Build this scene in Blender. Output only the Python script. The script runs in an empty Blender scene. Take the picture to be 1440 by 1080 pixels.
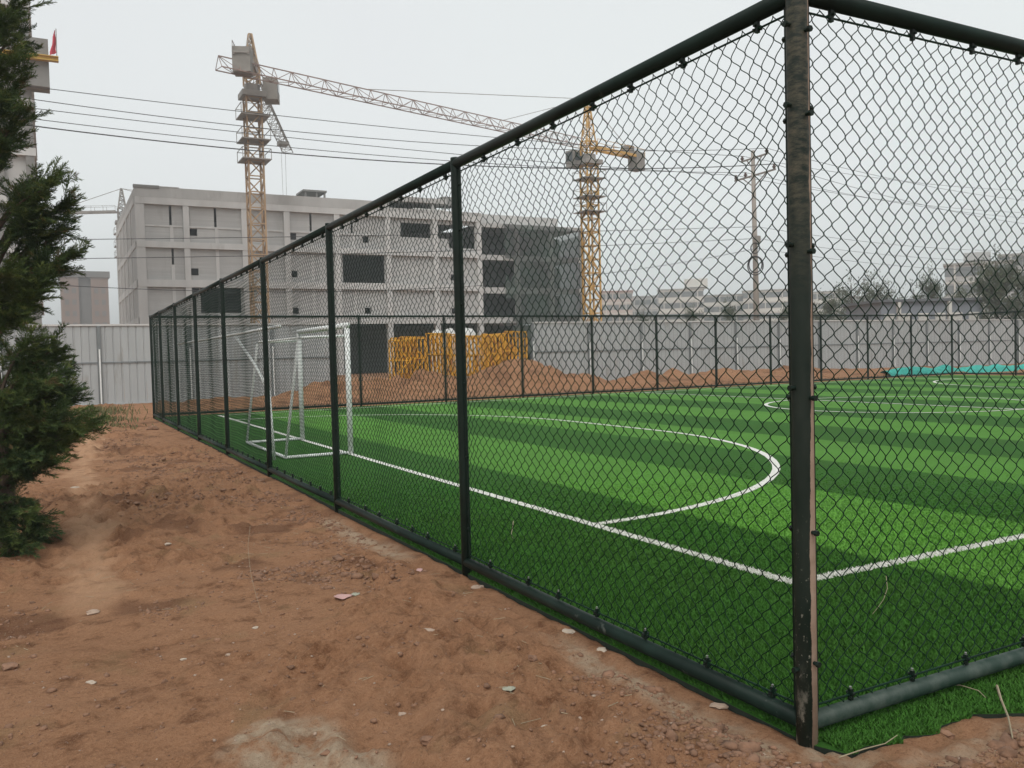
import bpy, math, random
import numpy as np
from mathutils import Vector, Matrix
R = math.radians
rng = np.random.default_rng(7)
random.seed(7)
S = bpy.context.scene
COL = S.collection

# ------------------------------------------------------------------ camera
CAM = dict(f=1207.04, pitch=.0344, roll=-.0259, yaw=.4917, loc=(-2.6124, -2.4488, 1.5806))
_p, _r, _y = CAM['pitch'], CAM['roll'], CAM['yaw']
FW = np.array([math.sin(_y)*math.cos(_p), math.cos(_y)*math.cos(_p), -math.sin(_p)])
_rt = np.array([math.cos(_y), -math.sin(_y), 0.]); _up = np.cross(_rt, FW)
RX = math.cos(_r)*_rt + math.sin(_r)*_up
UY = -math.sin(_r)*_rt + math.cos(_r)*_up
CO = np.array(CAM['loc'])
cd = bpy.data.cameras.new('camera'); cam = bpy.data.objects.new('camera', cd); COL.objects.link(cam)
cd.sensor_fit = 'HORIZONTAL'; cd.sensor_width = 36; cd.lens = CAM['f']/1440*36
cd.clip_start = .05; cd.clip_end = 6000
M = Matrix.Identity(4)
for i in range(3):
    M[i][0] = RX[i]; M[i][1] = UY[i]; M[i][2] = -FW[i]; M[i][3] = CO[i]
cam.matrix_world = M
S.camera = cam
S.render.resolution_x, S.render.resolution_y = 1024, 768

def ray(x, y): return FW + RX*(x-720)/CAM['f'] - UY*(y-540)/CAM['f']
def onZ(x, y, z=0.):
    d = ray(x, y); return CO + d*((z-CO[2])/d[2])
def onY(x, y, Y):
    d = ray(x, y); return CO + d*((Y-CO[1])/d[1])
def atD(x, y, D): return CO + ray(x, y)*D

# ------------------------------------------------------------------ world, sun, exposure
SUN_EL, SUN_ROT = 52, 215           # overcast, brighter from behind the camera
W = bpy.data.worlds.new('World'); S.world = W; W.use_nodes = True
nt = W.node_tree; nt.nodes.clear()
wo = nt.nodes.new('ShaderNodeOutputWorld')
sky = nt.nodes.new('ShaderNodeTexSky'); sky.sky_type = 'NISHITA'; sky.sun_disc = False
sky.sun_elevation = R(SUN_EL); sky.sun_rotation = R(SUN_ROT); sky.dust_density = 4.0; sky.air_density = 1.2
hs = nt.nodes.new('ShaderNodeHueSaturation'); hs.inputs['Saturation'].default_value = .12
bg = nt.nodes.new('ShaderNodeBackground'); bg.inputs['Strength'].default_value = .05
cl = nt.nodes.new('ShaderNodeBackground'); cl.inputs['Strength'].default_value = 1.0
tc = nt.nodes.new('ShaderNodeTexCoord')
nz = nt.nodes.new('ShaderNodeTexNoise'); nz.inputs['Scale'].default_value = 1.5; nz.inputs['Detail'].default_value = 6
cr = nt.nodes.new('ShaderNodeMix'); cr.data_type = 'RGBA'
cr.inputs['A'].default_value = (.71, .78, .75, 1); cr.inputs['B'].default_value = (.655, .66, .685, 1)
nt.links.new(tc.outputs['Generated'], nz.inputs['Vector'])
nt.links.new(nz.outputs['Fac'], cr.inputs['Factor'])
nt.links.new(cr.outputs['Result'], cl.inputs['Color'])
nt.links.new(sky.outputs[0], hs.inputs['Color']); nt.links.new(hs.outputs[0], bg.inputs['Color'])
add = nt.nodes.new('ShaderNodeAddShader')
nt.links.new(bg.outputs[0], add.inputs[0]); nt.links.new(cl.outputs[0], add.inputs[1])
nt.links.new(add.outputs[0], wo.inputs[0])
sd = bpy.data.lights.new('sun', 'SUN'); sd.energy = 1.3; sd.angle = R(40); sd.color = (1, .95, .88)
sun = bpy.data.objects.new('sun', sd); COL.objects.link(sun)
_a = R(SUN_ROT); _e = R(SUN_EL)
sdir = Vector((math.sin(_a)*math.cos(_e), math.cos(_a)*math.cos(_e), math.sin(_e)))
sun.rotation_euler = sdir.to_track_quat('Z', 'Y').to_euler(); sun.location = sdir*300
V = S.view_settings; V.view_transform = 'Standard'; V.look = 'None'; V.exposure = 0; V.gamma = 1; V.use_curve_mapping = False

# ------------------------------------------------------------------ helpers
def tag(o, label=None, cat=None, group=None, kind=None):
    if label: o['label'] = label
    if cat: o['category'] = cat
    if group: o['group'] = group
    if kind: o['kind'] = kind
    return o
def empty(name, loc, label=None, cat=None, group=None):
    o = bpy.data.objects.new(name, None); COL.objects.link(o); o.location = loc
    o.empty_display_size = .2
    return tag(o, label, cat, group)
def rootloc(p):
    v = Vector((0, 0, 0))
    while p is not None:
        v = v + p.location; p = p.parent
    return v
def np_mesh(name, verts, faces, k):
    """verts (n,3), faces (m,k) numpy -> mesh"""
    me = bpy.data.meshes.new(name)
    verts = np.ascontiguousarray(verts, dtype=np.float32); faces = np.ascontiguousarray(faces, dtype=np.int32)
    me.vertices.add(len(verts)); me.vertices.foreach_set('co', verts.ravel())
    me.loops.add(faces.size); me.loops.foreach_set('vertex_index', faces.ravel())
    me.polygons.add(len(faces))
    me.polygons.foreach_set('loop_start', np.arange(0, faces.size, k, dtype=np.int32))
    me.update(calc_edges=True)
    return me
class MB:
    def __init__(s): s.v = []; s.f = []
    def add(s, v, f):
        n = len(s.v); s.v += [tuple(map(float, q)) for q in v]; s.f += [tuple(i+n for i in g) for g in f]; return s
    def box(s, a, b, M=None):
        x0, y0, z0 = a; x1, y1, z1 = b
        v = [(x0,y0,z0),(x1,y0,z0),(x1,y1,z0),(x0,y1,z0),(x0,y0,z1),(x1,y0,z1),(x1,y1,z1),(x0,y1,z1)]
        if M is not None: v = [M @ Vector(q) for q in v]
        return s.add(v, [(3,2,1,0),(4,5,6,7),(0,1,5,4),(1,2,6,5),(2,3,7,6),(3,0,4,7)])
    def tube(s, pts, r, n=8, r2=None, cap=True):
        pts = [Vector(q) for q in pts]; m = len(pts); v = []; f = []
        for i, q in enumerate(pts):
            t = (pts[min(i+1, m-1)] - pts[max(i-1, 0)]).normalized()
            a = t.cross(Vector((0, 0, 1)) if abs(t.z) < .9 else Vector((1, 0, 0))).normalized(); b = t.cross(a)
            rr = r if r2 is None else r + (r2-r)*i/(m-1)
            v += [q + (a*math.cos(2*math.pi*j/n) + b*math.sin(2*math.pi*j/n))*rr for j in range(n)]
        for i in range(m-1):
            for j in range(n):
                f.append((i*n+j, i*n+(j+1) % n, (i+1)*n+(j+1) % n, (i+1)*n+j))
        if cap:
            f.append(tuple(range(n))[::-1]); f.append(tuple((m-1)*n+j for j in range(n)))
        return s.add(v, f)
    def bar(s, a, b, w, h=None):
        """square bar from a to b"""
        h = h or w; a = Vector(a); b = Vector(b); t = (b-a).normalized()
        u = t.cross(Vector((0, 0, 1)) if abs(t.z) < .95 else Vector((1, 0, 0))).normalized(); q = t.cross(u)
        v = [p + u*sx*w/2 + q*sy*h/2 for p in (a, b) for sx, sy in ((-1,-1),(1,-1),(1,1),(-1,1))]
        return s.add(v, [(3,2,1,0),(4,5,6,7),(0,1,5,4),(1,2,6,5),(2,3,7,6),(3,0,4,7)])
    def mesh(s, name, off=(0, 0, 0)):
        me = bpy.data.meshes.new(name)
        me.from_pydata([(a-off[0], b-off[1], c-off[2]) for a, b, c in s.v], [], s.f); me.update(); return me
    def build(s, name, mat, parent=None, smooth=False, off=None):
        o = rootloc(parent) if off is None else Vector(off)
        me = s.mesh(name, o); me.materials.append(mat)
        if smooth: me.shade_smooth()
        ob = bpy.data.objects.new(name, me); COL.objects.link(ob)
        if parent is not None: ob.parent = parent
        elif off is not None: ob.location = off
        return ob
def link(name, me, parent=None, loc=(0, 0, 0), rz=0., mat=None):
    ob = bpy.data.objects.new(name, me); COL.objects.link(ob)
    if mat is not None and not me.materials: me.materials.append(mat)
    if parent is not None:
        ob.parent = parent; ob.location = Vector(loc) - rootloc(parent)
    else: ob.location = loc
    ob.rotation_euler.z = rz
    return ob

# ------------------------------------------------------------------ materials (world-position based)
class NB:
    def __init__(s, name):
        s.m = bpy.data.materials.new(name); s.m.use_nodes = True; s.t = s.m.node_tree
        s.p = s.t.nodes['Principled BSDF']; s.pos = s.t.nodes.new('ShaderNodeNewGeometry')
    def n(s, typ, **kw):
        q = s.t.nodes.new(typ)
        for k, v in kw.items(): setattr(q, k, v)
        return q
    def val(s, v, sock):
        if hasattr(v, 'is_output'): s.t.links.new(v, sock)
        else: sock.default_value = v
    def noise(s, scale, detail=4, rough=.55, stretch=None):
        q = s.n('ShaderNodeTexNoise'); q.inputs['Scale'].default_value = scale; q.inputs['Detail'].default_value = detail
        q.inputs['Roughness'].default_value = rough
        src = s.pos.outputs['Position']
        if stretch:
            mp = s.n('ShaderNodeMapping'); mp.inputs['Scale'].default_value = stretch
            s.t.links.new(src, mp.inputs['Vector']); src = mp.outputs[0]
        s.t.links.new(src, q.inputs['Vector']); return q.outputs['Fac']
    def math(s, op, a, b=0., clamp=False):
        q = s.n('ShaderNodeMath', operation=op); q.use_clamp = clamp
        s.val(a, q.inputs[0]); s.val(b, q.inputs[1]); return q.outputs[0]
    def mapr(s, v, a, b, c=0., d=1.):
        q = s.n('ShaderNodeMapRange'); s.val(v, q.inputs[0])
        for i, x in enumerate((a, b, c, d)): q.inputs[i+1].default_value = x
        return q.outputs[0]
    def mix(s, fac, a, b, mode='MIX'):
        q = s.n('ShaderNodeMix'); q.data_type = 'RGBA'; q.blend_type = mode
        s.val(fac, q.inputs['Factor'])
        for v, k in ((a, 'A'), (b, 'B')):
            if isinstance(v, tuple): v = v if len(v) == 4 else v + (1,)
            s.val(v, q.inputs[k])
        return q.outputs['Result']
    def xyz(s):
        q = s.n('ShaderNodeSeparateXYZ'); s.t.links.new(s.pos.outputs['Position'], q.inputs[0]); return q.outputs
    def attr(s, name):
        q = s.n('ShaderNodeAttribute'); q.attribute_name = name; return q.outputs['Fac']
    def bump(s, h, strength, dist):
        q = s.n('ShaderNodeBump'); q.inputs['Strength'].default_value = strength; q.inputs['Distance'].default_value = dist
        s.t.links.new(h, q.inputs['Height']); s.t.links.new(q.outputs[0], s.p.inputs['Normal'])
    def done(s, col, rough=.8, metal=0., spec=None):
        if isinstance(col, tuple): col = col if len(col) == 4 else col + (1,)
        s.val(col, s.p.inputs['Base Color']); s.val(rough, s.p.inputs['Roughness']); s.p.inputs['Metallic'].default_value = metal
        if spec is not None: s.p.inputs['Specular IOR Level'].default_value = spec
        return s.m
def simple(name, c, rough=.8, var=.25, scale=3., bump=0., dist=.01, metal=0., stain=None, stretch=None, spec=None):
    b = NB(name); n1 = b.noise(scale, 5, stretch=stretch)
    lo = tuple(max(0, x*(1-var)) for x in c); hi = tuple(x*(1+var) for x in c)
    col = b.mix(b.mapr(n1, .3, .7), lo, hi)
    if stain:
        sc, sscale, th = stain
        col = b.mix(b.mapr(b.noise(sscale, 6, .65, stretch), th, th+.08), col, sc)
    if bump: b.bump(b.noise(scale*8, 4), bump, dist)
    return b.done(col, rough, metal, spec)

MT = {}
MT['fence'] = simple('dark_green_steel', (.005, .013, .009), .45, .35, 6, .08, .002, stain=((.04, .05, .043), 9, .70), spec=.22)
MT['wire'] = simple('green_pvc_wire', (.004, .021, .011), .55, .3, 4, spec=.10)
MT['rail'] = simple('worn_green_rail', (.008, .018, .014), .45, .35, 5, .1, .002, stain=((.07, .08, .07), 7, .66), spec=.12)
MT['bolt'] = simple('galvanised_bolt', (.30, .31, .30), .45, .2, 20, metal=.6)
MT['white'] = simple('white_painted_tube', (.74, .76, .75), .45, .06, 5, stain=((.42, .40, .36), 7, .68))
MT['concrete'] = simple('raw_concrete', (.43, .425, .415), .9, .13, .5, .2, .02, stain=((.34, .33, .32), .22, .58), stretch=(1, 1, .35))
b = NB('raw_concrete_courses')
col = b.mix(b.mapr(b.noise(.5, 5, .55, (1, 1, .35)), .3, .7), (.40, .40, .395), (.49, .49, .48))
col = b.mix(b.mapr(b.noise(1.0, 4, .6, (.12, .12, 4.2)), .40, .62, 0, .5), col, (.35, .345, .34))
col = b.mix(b.mapr(b.noise(.9, 6, .7, (1, 1, .22)), .56, .70, 0, .6), col, (.31, .305, .295))
b.bump(b.noise(2, 4, .6, (.15, .15, 6)), .4, .03)
MT['courses'] = b.done(col, .93)
MT['beam'] = simple('pale_concrete_frame', (.53, .525, .515), .9, .10, .7, .2, .02, stain=((.43, .42, .405), .3, .6), stretch=(1, 1, .3))
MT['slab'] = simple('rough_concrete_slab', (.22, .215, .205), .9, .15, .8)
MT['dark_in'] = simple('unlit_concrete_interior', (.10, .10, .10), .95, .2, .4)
MT['hoard'] = simple('pale_corrugated_sheet', (.375, .39, .395), .5, .06, .7, stain=((.32, .32, .31), .8, .57), stretch=(3, 3, .5))
MT['hoard_rail'] = simple('grey_hoarding_rail', (.17, .185, .19), .55, .1, 3)
MT['crane_y'] = simple('faded_yellow_crane_paint', (.52, .29, .05), .6, .2, 1.)
MT['crane_o'] = simple('dull_orange_crane_paint', (.37, .245, .14), .6, .2, 1.)
MT['crane_g'] = simple('grey_crane_steel', (.24, .22, .20), .6, .2, 1.)
MT['crane_r'] = simple('reddish_grey_crane_steel', (.27, .19, .165), .6, .2, 1.)
MT['weight'] = simple('concrete_counterweight', (.24, .225, .205), .9, .15, 1.)
MT['glass'] = simple('dark_window_glass', (.05, .06, .065), .15, .2, 1)
MT['dark'] = simple('dark_rubber', (.02, .02, .022), .7, .2, 5)
MT['red'] = simple('red_flag_cloth', (.50, .04, .07), .8, .15, 2)
MT['yellow'] = simple('yellow_guard_paint', (.62, .31, .022), .5, .35, 4, stain=((.30, .10, .02), 3, .55))
MT['beam_y'] = simple('yellow_beam_paint', (.52, .33, .05), .6, .2, 1)
MT['teal'] = simple('teal_dust_net', (.03, .36, .30), .8, .3, 5, .4, .03)
MT['apart'] = simple('pale_apartment_render', (.58, .56, .52), .9, .08, .1)
MT['apart2'] = simple('pinkish_apartment_render', (.50, .42, .38), .9, .08, .1)
MT['apart3'] = simple('grey_apartment_render', (.42, .415, .41), .9, .1, .1)
MT['pale_roof'] = simple('pale_roof_slab', (.34, .335, .32), .9, .1, .3)
MT['hazy_glass'] = simple('grey_window_glass', (.16, .175, .18), .25, .2, 1)
MT['cap'] = simple('dark_roof_cap', (.16, .15, .145), .9, .1, .3)
MT['brown'] = simple('brown_tower_render', (.235, .165, .135), .9, .1, .1)
MT['roof_red'] = simple('faded_red_roof', (.36, .20, .17), .9, .1, .3)
MT['low_roof'] = simple('dark_sheet_roof', (.11, .115, .125), .7, .1, .5)
MT['low_wall'] = simple('dull_blue_grey_wall', (.20, .215, .24), .9, .1, .5)
MT['pole'] = simple('concrete_utility_pole', (.30, .265, .235), .9, .12, 1.5)
MT['cable'] = simple('dark_cable', (.06, .06, .065), .7, .1, 1)
MT['insul'] = simple('brown_insulator', (.10, .06, .05), .3, .2, 5)
MT['net'] = simple('dark_green_building_net', (.060, .085, .075), .95, .35, .5, stretch=(1, 1, .5))
MT['bark'] = simple('brown_bark', (.10, .07, .05), .95, .3, 12, .6, .01)
MT['bundle'] = simple('white_woven_sack', (.62, .62, .60), .8, .08, 4, .3, .02)
MT['stone'] = simple('pale_stone', (.34, .25, .19), .9, .2, 14, .4, .005)
MT['stone_w'] = simple('whitish_stone', (.42, .345, .275), .9, .15, 14, .4, .005)
MT['clod'] = simple('red_brown_clod', (.215, .118, .073), .97, .35, 16, .6, .006)
MT['pink'] = simple('pink_tile', (.48, .29, .27), .7, .12, 10)
MT['leafdry'] = simple('pale_dry_leaf', (.31, .31, .24), .8, .15, 30)
MT['straw'] = simple('straw_stalk', (.30, .25, .165), .9, .2, 20)
def foliage_mat(name, a, b, c, scale=1.5):
    q = NB(name)
    col = q.mix(q.mapr(q.noise(scale, 3), .35, .65), a, b)
    col = q.mix(q.mapr(q.noise(scale*6, 2), .5, .7), col, c)
    m = q.done(col, .7, spec=.25); return m
def juniper_mat():
    q = NB('juniper_needles')
    col = q.mix(q.mapr(q.noise(1.6, 3), .35, .65), (.036, .068, .025), (.090, .135, .034))
    col = q.mix(q.mapr(q.noise(10, 2), .5, .7), col, (.16, .20, .052))
    col = q.mix(q.mapr(q.noise(5, 4, .7), .60, .66, 0, .85), col, (.15, .095, .05))
    return q.done(col, .7, spec=.25)
MT['juniper'] = juniper_mat()
MT['fartree'] = foliage_mat('dull_far_foliage', (.055, .075, .045), (.095, .115, .068), (.12, .125, .075), .6)
MT['weed'] = foliage_mat('weed_leaves', (.07, .085, .03), (.13, .13, .05), (.22, .17, .09), 4)

# corner post: scuffed paint, tan peeled strip down the side that faces the open pitch end
b = NB('peeling_corner_post'); X, Y, Z = b.xyz()
base = b.mix(b.mapr(b.noise(7, 6, .6, (1, 1, .4)), .35, .7), (.006, .014, .010), (.020, .028, .022))
scuff = b.math('MULTIPLY', b.mapr(b.noise(16, 8, .75, (1, 1, 2.6)), .42, .62), b.mapr(Z, 1.75, 2.25))
base = b.mix(scuff, base, (.082, .074, .052))
low = b.math('MULTIPLY', b.mapr(b.noise(75, 5, .6, (1, 1, .6)), .62, .66), b.mapr(Z, .95, .35))
low = b.math('MAXIMUM', low, b.math('MULTIPLY', b.mapr(b.noise(20, 7, .7, (1, 1, .5)), .50, .62), b.mapr(Z, .34, .10)))
base = b.mix(low, base, (.26, .25, .21))
nd = b.n('ShaderNodeVectorMath', operation='DOT_PRODUCT'); nd.inputs[1].default_value = (.68, -.73, 0)
b.t.links.new(b.pos.outputs['Normal'], nd.inputs[0])
edge = b.math('ADD', nd.outputs['Value'], b.math('MULTIPLY', b.math('SUBTRACT', b.noise(9, 6, .7, (1, 1, .8)), .5), .45))
edge = b.math('ADD', edge, b.mapr(Z, 1.75, .8, -.42, -.02))
edge = b.math('ADD', edge, b.mapr(Z, .35, .05, 0., .10))
strip = b.mapr(edge, .47, .50)
base = b.mix(strip, base, b.mix(b.noise(18, 5), (.20, .13, .09), (.42, .32, .25)))
b.bump(b.noise(40, 5), .15, .003)
MT['corner'] = b.done(base, b.mapr(strip, 0, 1, .42, .85), spec=.22)

# right-hand bottom rail with rust towards the far end
b = NB('worn_green_rail_rusted'); X, Y, Z = b.xyz()
base = b.mix(b.mapr(b.noise(8, 6, .65), .42, .66), (.010, .032, .022), (.055, .078, .064))
ru = b.math('ADD', b.mapr(X, .75, 1.6, -.3, .22), b.noise(5, 6, .7))
base = b.mix(b.mapr(ru, .62, .68), base, (.34, .15, .085))
MT['rail_rust'] = b.done(base, .6)

# turf
SW, S0 = 2.05, 2.65
def stripe_socket(b, x):
    t = b.math('ADD', x, b.math('MULTIPLY', b.math('SUBTRACT', b.noise(3.5, 3), .5), .10))
    q = b.math('DIVIDE', b.math('SUBTRACT', t, S0), SW*2)
    fr = b.math('FRACT', b.math('ADD', q, 40.))
    on = b.math('MULTIPLY', b.mapr(fr, 0., .022), b.mapr(fr, .5, .522, 1, 0))
    return b.math('MULTIPLY', on, b.math('GREATER_THAN', t, S0-.02))
def turf_mat(name, blade):
    b = NB(name); X, Y, Z = b.xyz(); on = stripe_socket(b, X)
    n1 = b.noise(1.1, 4); n2 = b.noise(160 if not blade else 90, 2, .7)
    dk = b.mix(b.mapr(n2, .3, .7), (.021, .083, .012), (.044, .144, .024))
    lt = b.mix(b.mapr(n2, .3, .7), (.064, .195, .026), (.104, .275, .045))
    col = b.mix(on, dk, lt)
    col = b.mix(b.mapr(n1, .3, .7, 0, .38), col, (.045, .090, .018))
    col = b.mix(b.mapr(b.noise(.45, 5, .65), .35, .68, 0, .38), col, b.mix(on, (.026, .085, .016), (.085, .20, .045)))
    col = b.mix(b.mapr(b.noise(.9, 6, .7, (1, 1, 1)), .62, .74, 0, .35), col, (.085, .105, .045))
    if blade: col = b.mix(1., col, (1.75, 1.65, 1.5), 'MULTIPLY')
    if blade:
        rnd = b.attr('rnd')
        col = b.mix(b.mapr(rnd, 0, 1, 0, .5), col, b.mix(on, (.034, .085, .022), (.13, .30, .07)))
    else:
        b.bump(b.noise(220, 3, .7), .6, .01)
    return b.done(col, .8, spec=.05)
MT['turf'] = turf_mat('artificial_turf', False)
MT['blade'] = turf_mat('turf_fibres', True)
b = NB('white_turf_line')
MT['turf_back_shade'] = simple('shaded_turf_backing', (.010, .017, .010), .95, .3, 20)  # turf edge backing, darkened to paint in the shade band under the bottom rail
MT['line'] = b.done(b.mix(b.mapr(b.noise(60, 4, .7), .35, .7), (.50, .50, .45), (.80, .80, .76)), .8)

# dirt
b = NB('red_brown_dirt')
n1 = b.noise(.8, 5); n2 = b.noise(6, 6, .65); n3 = b.noise(45, 5, .7); n4 = b.noise(150, 4, .75)
col = b.mix(b.mapr(n1, .32, .68), (0.235, 0.111, 0.056), (0.320, 0.169, 0.095))
col = b.mix(b.mapr(n2, .35, .7), col, (0.354, 0.187, 0.105))
col = b.mix(b.mapr(n2, .46, .32, 0, .75), col, (0.121, 0.051, 0.025))
col = b.mix(b.mapr(n3, .5, .75, 0, .55), col, (0.470, 0.267, 0.154))
col = b.mix(b.mapr(n3, .45, .25, 0, .6), col, (0.081, 0.038, 0.023))
col = b.mix(b.mapr(b.noise(2.3, 4), .58, .72, 0, .5), col, (0.227, 0.162, 0.083))
pt = b.math('MULTIPLY', b.attr('path'), b.mapr(n2, .2, .7, .45, 1))
col = b.mix(pt, col, (0.493, 0.296, 0.180))
cm = b.math('MULTIPLY', b.attr('cement'), b.mapr(b.noise(9, 6, .7), .36, .56), True)
col = b.mix(cm, col, b.mix(b.noise(30, 4), (0.313, 0.224, 0.145), (0.564, 0.460, 0.346)))
col = b.mix(b.attr('dark'), col, (0.102, 0.044, 0.025))
col = b.mix(b.mapr(n4, .54, .70, 0, .6), col, (0.435, 0.284, 0.184))
col = b.mix(b.mapr(n4, .44, .30, 0, .6), col, (0.081, 0.040, 0.024))
h = b.math('ADD', b.math('ADD', b.math('MULTIPLY', n2, .6), b.math('MULTIPLY', n3, .5)), b.math('MULTIPLY', n4, .35))
b.bump(h, .9, .04)
MT['dirt'] = b.done(col, .97, spec=.1)

# ------------------------------------------------------------------ ground (one sheet, fine near the camera)
def vnoise(x, y, seed, scale):
    g = np.random.default_rng(seed).random((256, 256)).astype(np.float32)
    x = x*scale; y = y*scale
    xi = np.floor(x).astype(int); yi = np.floor(y).astype(int); fx = x-xi; fy = y-yi
    fx = fx*fx*(3-2*fx); fy = fy*fy*(3-2*fy)
    a = g[xi % 256, yi % 256]; b_ = g[(xi+1) % 256, yi % 256]; c = g[xi % 256, (yi+1) % 256]; d = g[(xi+1) % 256, (yi+1) % 256]
    return (a*(1-fx)+b_*fx)*(1-fy) + (c*(1-fx)+d*fx)*fy - .5
def sstep(x, a, b_):
    t = np.clip((x-a)/(b_-a), 0, 1); return t*t*(3-2*t)
def lines(segs):
    out = []
    for a, b_, st in segs:
        out.append(np.arange(a, b_, st))
    return np.unique(np.concatenate(out))
FX, FY = 36.78, 24.79
# trodden path down the left, cement patch, dust along the fence foot
PATH = [onZ(x, y)[:2] for x, y in ((128, 905), (135, 800), (122, 720), (118, 660), (122, 625), (150, 600))]
PATCH = [(onZ(410, 1050)[:2], .24), (onZ(470, 1085)[:2], .20), (onZ(365, 1030)[:2], .10), (onZ(420, 1115)[:2], .26)]
def height(x, y):
    n = vnoise(x, y, 1, .35)*.10 + vnoise(x, y, 2, 1.1)*.06 + vnoise(x, y, 3, 3.1)*.034
    ridge = (.30-np.abs(vnoise(x, y, 15, 4.5)+.4*vnoise(x, y, 16, 11)))*.125*sstep(vnoise(x, y, 7, .55)+.35*vnoise(x, y, 17, 2.1), -.05, .25)
    fine = ridge + vnoise(x, y, 4, 8)*.030 + vnoise(x, y, 5, 19)*.022 + vnoise(x, y, 6, 33)*.014
    rough = .30 + 1.5*sstep(vnoise(x, y, 7, .55)+.35*vnoise(x, y, 17, 2.1), -.12, .28)
    n = n + fine*rough
    clod = (np.clip(vnoise(x, y, 8, 5.5)-.16, 0, 1)*.16 + np.clip(vnoise(x, y, 18, 12)-.15, 0, 1)*.10)*sstep(vnoise(x, y, 9, .5), -.05, .2)
    n = n + clod
    # beside the left fence the dirt lies a little lower than the turf
    left = sstep(x, -1.4, -.15)*(y > -.2)
    z = n*(1-.72*left*sstep(x, -.6, -.1)) - .012 - .030*left*sstep(y, -.1, .9)
    # in front of the right fence
    rt = sstep(y, -1.0, -.28)*(x > -.1)
    z = np.where(x > -.1, z*(1-.5*rt) - .004*rt, z)
    # under the pitch
    inside = (x > -.008) & (y > -.10) & (x < FX+.15) & (y < FY+.15)
    z = np.where(inside, -.14, z)
    edge = (x > .06) & (y > -.17) & (y <= -.10) & (x < FX)
    z = np.where(edge, np.minimum(z, -.035), z)
    # spoil banks between the far fence and the hoarding
    hb = .70*sstep(x, 3, 8)*(1-sstep(x, 17.5, 20)) + .34*sstep(x, 17.5, 20)*(1-sstep(x, 33, 40))
    hb = hb*(1 + 1.1*vnoise(x, y, 11, .33) + .9*vnoise(x, y, 14, .9) + .7*vnoise(x, y, 19, 2.2) + .4*vnoise(x, y, 20, 5)) + .50*np.exp(-((x-15.4)/1.5)**2)
    z = z + np.where(y > FY+.2, np.clip(hb, 0, 2)*np.exp(-((y-30.6)/1.75)**2), 0)
    z = z + np.where(y > FY+.3, .22*sstep(vnoise(x, y, 12, .9), 0, .3)*sstep(y, 25.2, 26.5)*(1-sstep(y, 33, 34.5))*(x > 1), 0)
    # rise towards the hoarding on the left
    z = z + .03*sstep(y, 24, 34)*(x < 2)
    far = np.maximum(np.abs(x), np.abs(y))
    return np.where(far > 60, -.15, z)
gx = lines([(-4000, -400, 600), (-400, -40, 60), (-40, -7, 1.1), (-7, -4.6, .12), (-4.6, 1.9, .023), (1.9, 8, .12), (8, 44, .25), (44, 80, 2), (80, 400, 40), (400, 4001, 600)])
gy = lines([(-400, -20, 60), (-20, -2, .6), (-2, -.9, .08), (-.9, 6.0, .024), (6, 12, .05), (12, 24, .11), (24, 36, .13), (36, 80, 2), (80, 400, 40), (400, 4001, 600)])
GX, GY = np.meshgrid(gx, gy, indexing='ij')
GZ = height(GX, GY)
nx, ny = GX.shape
idx = np.arange(nx*ny).reshape(nx, ny)
faces = np.stack([idx[:-1, :-1], idx[1:, :-1], idx[1:, 1:], idx[:-1, 1:]], -1).reshape(-1, 4)
me = np_mesh('ground', np.stack([GX, GY, GZ], -1).reshape(-1, 3), faces, 4)
def setattr_f(me, name, arr):
    a = me.attributes.new(name, 'FLOAT', 'POINT'); a.data.foreach_set('value', np.ascontiguousarray(arr, dtype=np.float32).ravel())
wob = vnoise(GX, GY, 21, 1.6)*.16 + vnoise(GX, GY, 22, 5)*.08
pd = np.full(GX.shape, 9.)
for (a, c) in zip(PATH[:-1], PATH[1:]):
    d = c-a; t = np.clip(((GX-a[0])*d[0]+(GY-a[1])*d[1])/(d@d), 0, 1)
    pd = np.minimum(pd, np.hypot(GX-a[0]-t*d[0], GY-a[1]-t*d[1]))
setattr_f(me, 'path', (1-sstep(pd+wob*1.6+vnoise(GX, GY, 27, 2.6)*.22, .03, .26))*sstep(vnoise(GX, GY, 26, 3.2)+.35*vnoise(GX, GY, 28, 9), -.55, -.02)*sstep(GY, float(PATH[0][1]), float(PATH[1][1])+.25))
ce = np.zeros(GX.shape)
for c, r in PATCH:
    ce = np.maximum(ce, .9*(1-sstep(np.hypot(GX-c[0], (GY-c[1]))+wob*1.3, r*.35, r*1.0)))
foot = (1-sstep(np.abs(GX+.20+wob*.5), .03, .14))*(GY > -.05)*(GY < 8)*sstep(vnoise(GX, GY, 23, .9), -.22, .12)*.8
foot = np.maximum(foot, (1-sstep(np.hypot(GX-.02, GY+.12)+wob, .08, .22))*.8)
foot = np.maximum(foot, (1-sstep(np.abs(GY+.42+wob), .03, .14))*(GX > .1)*(GX < 3)*.55)
setattr_f(me, 'cement', np.maximum(ce, foot))
setattr_f(me, 'dark', np.clip(.55*sstep(vnoise(GX, GY, 24, 1.3)+vnoise(GX, GY, 25, 4)*.5, .16, .34)*(1-sstep(pd, .2, .05)), 0, 1))
me.materials.append(MT['dirt']); me.shade_smooth()
tag(link('ground', me), kind='structure')
def gz(x, y): return float(height(np.array([float(x)]), np.array([float(y)]))[0])

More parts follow.
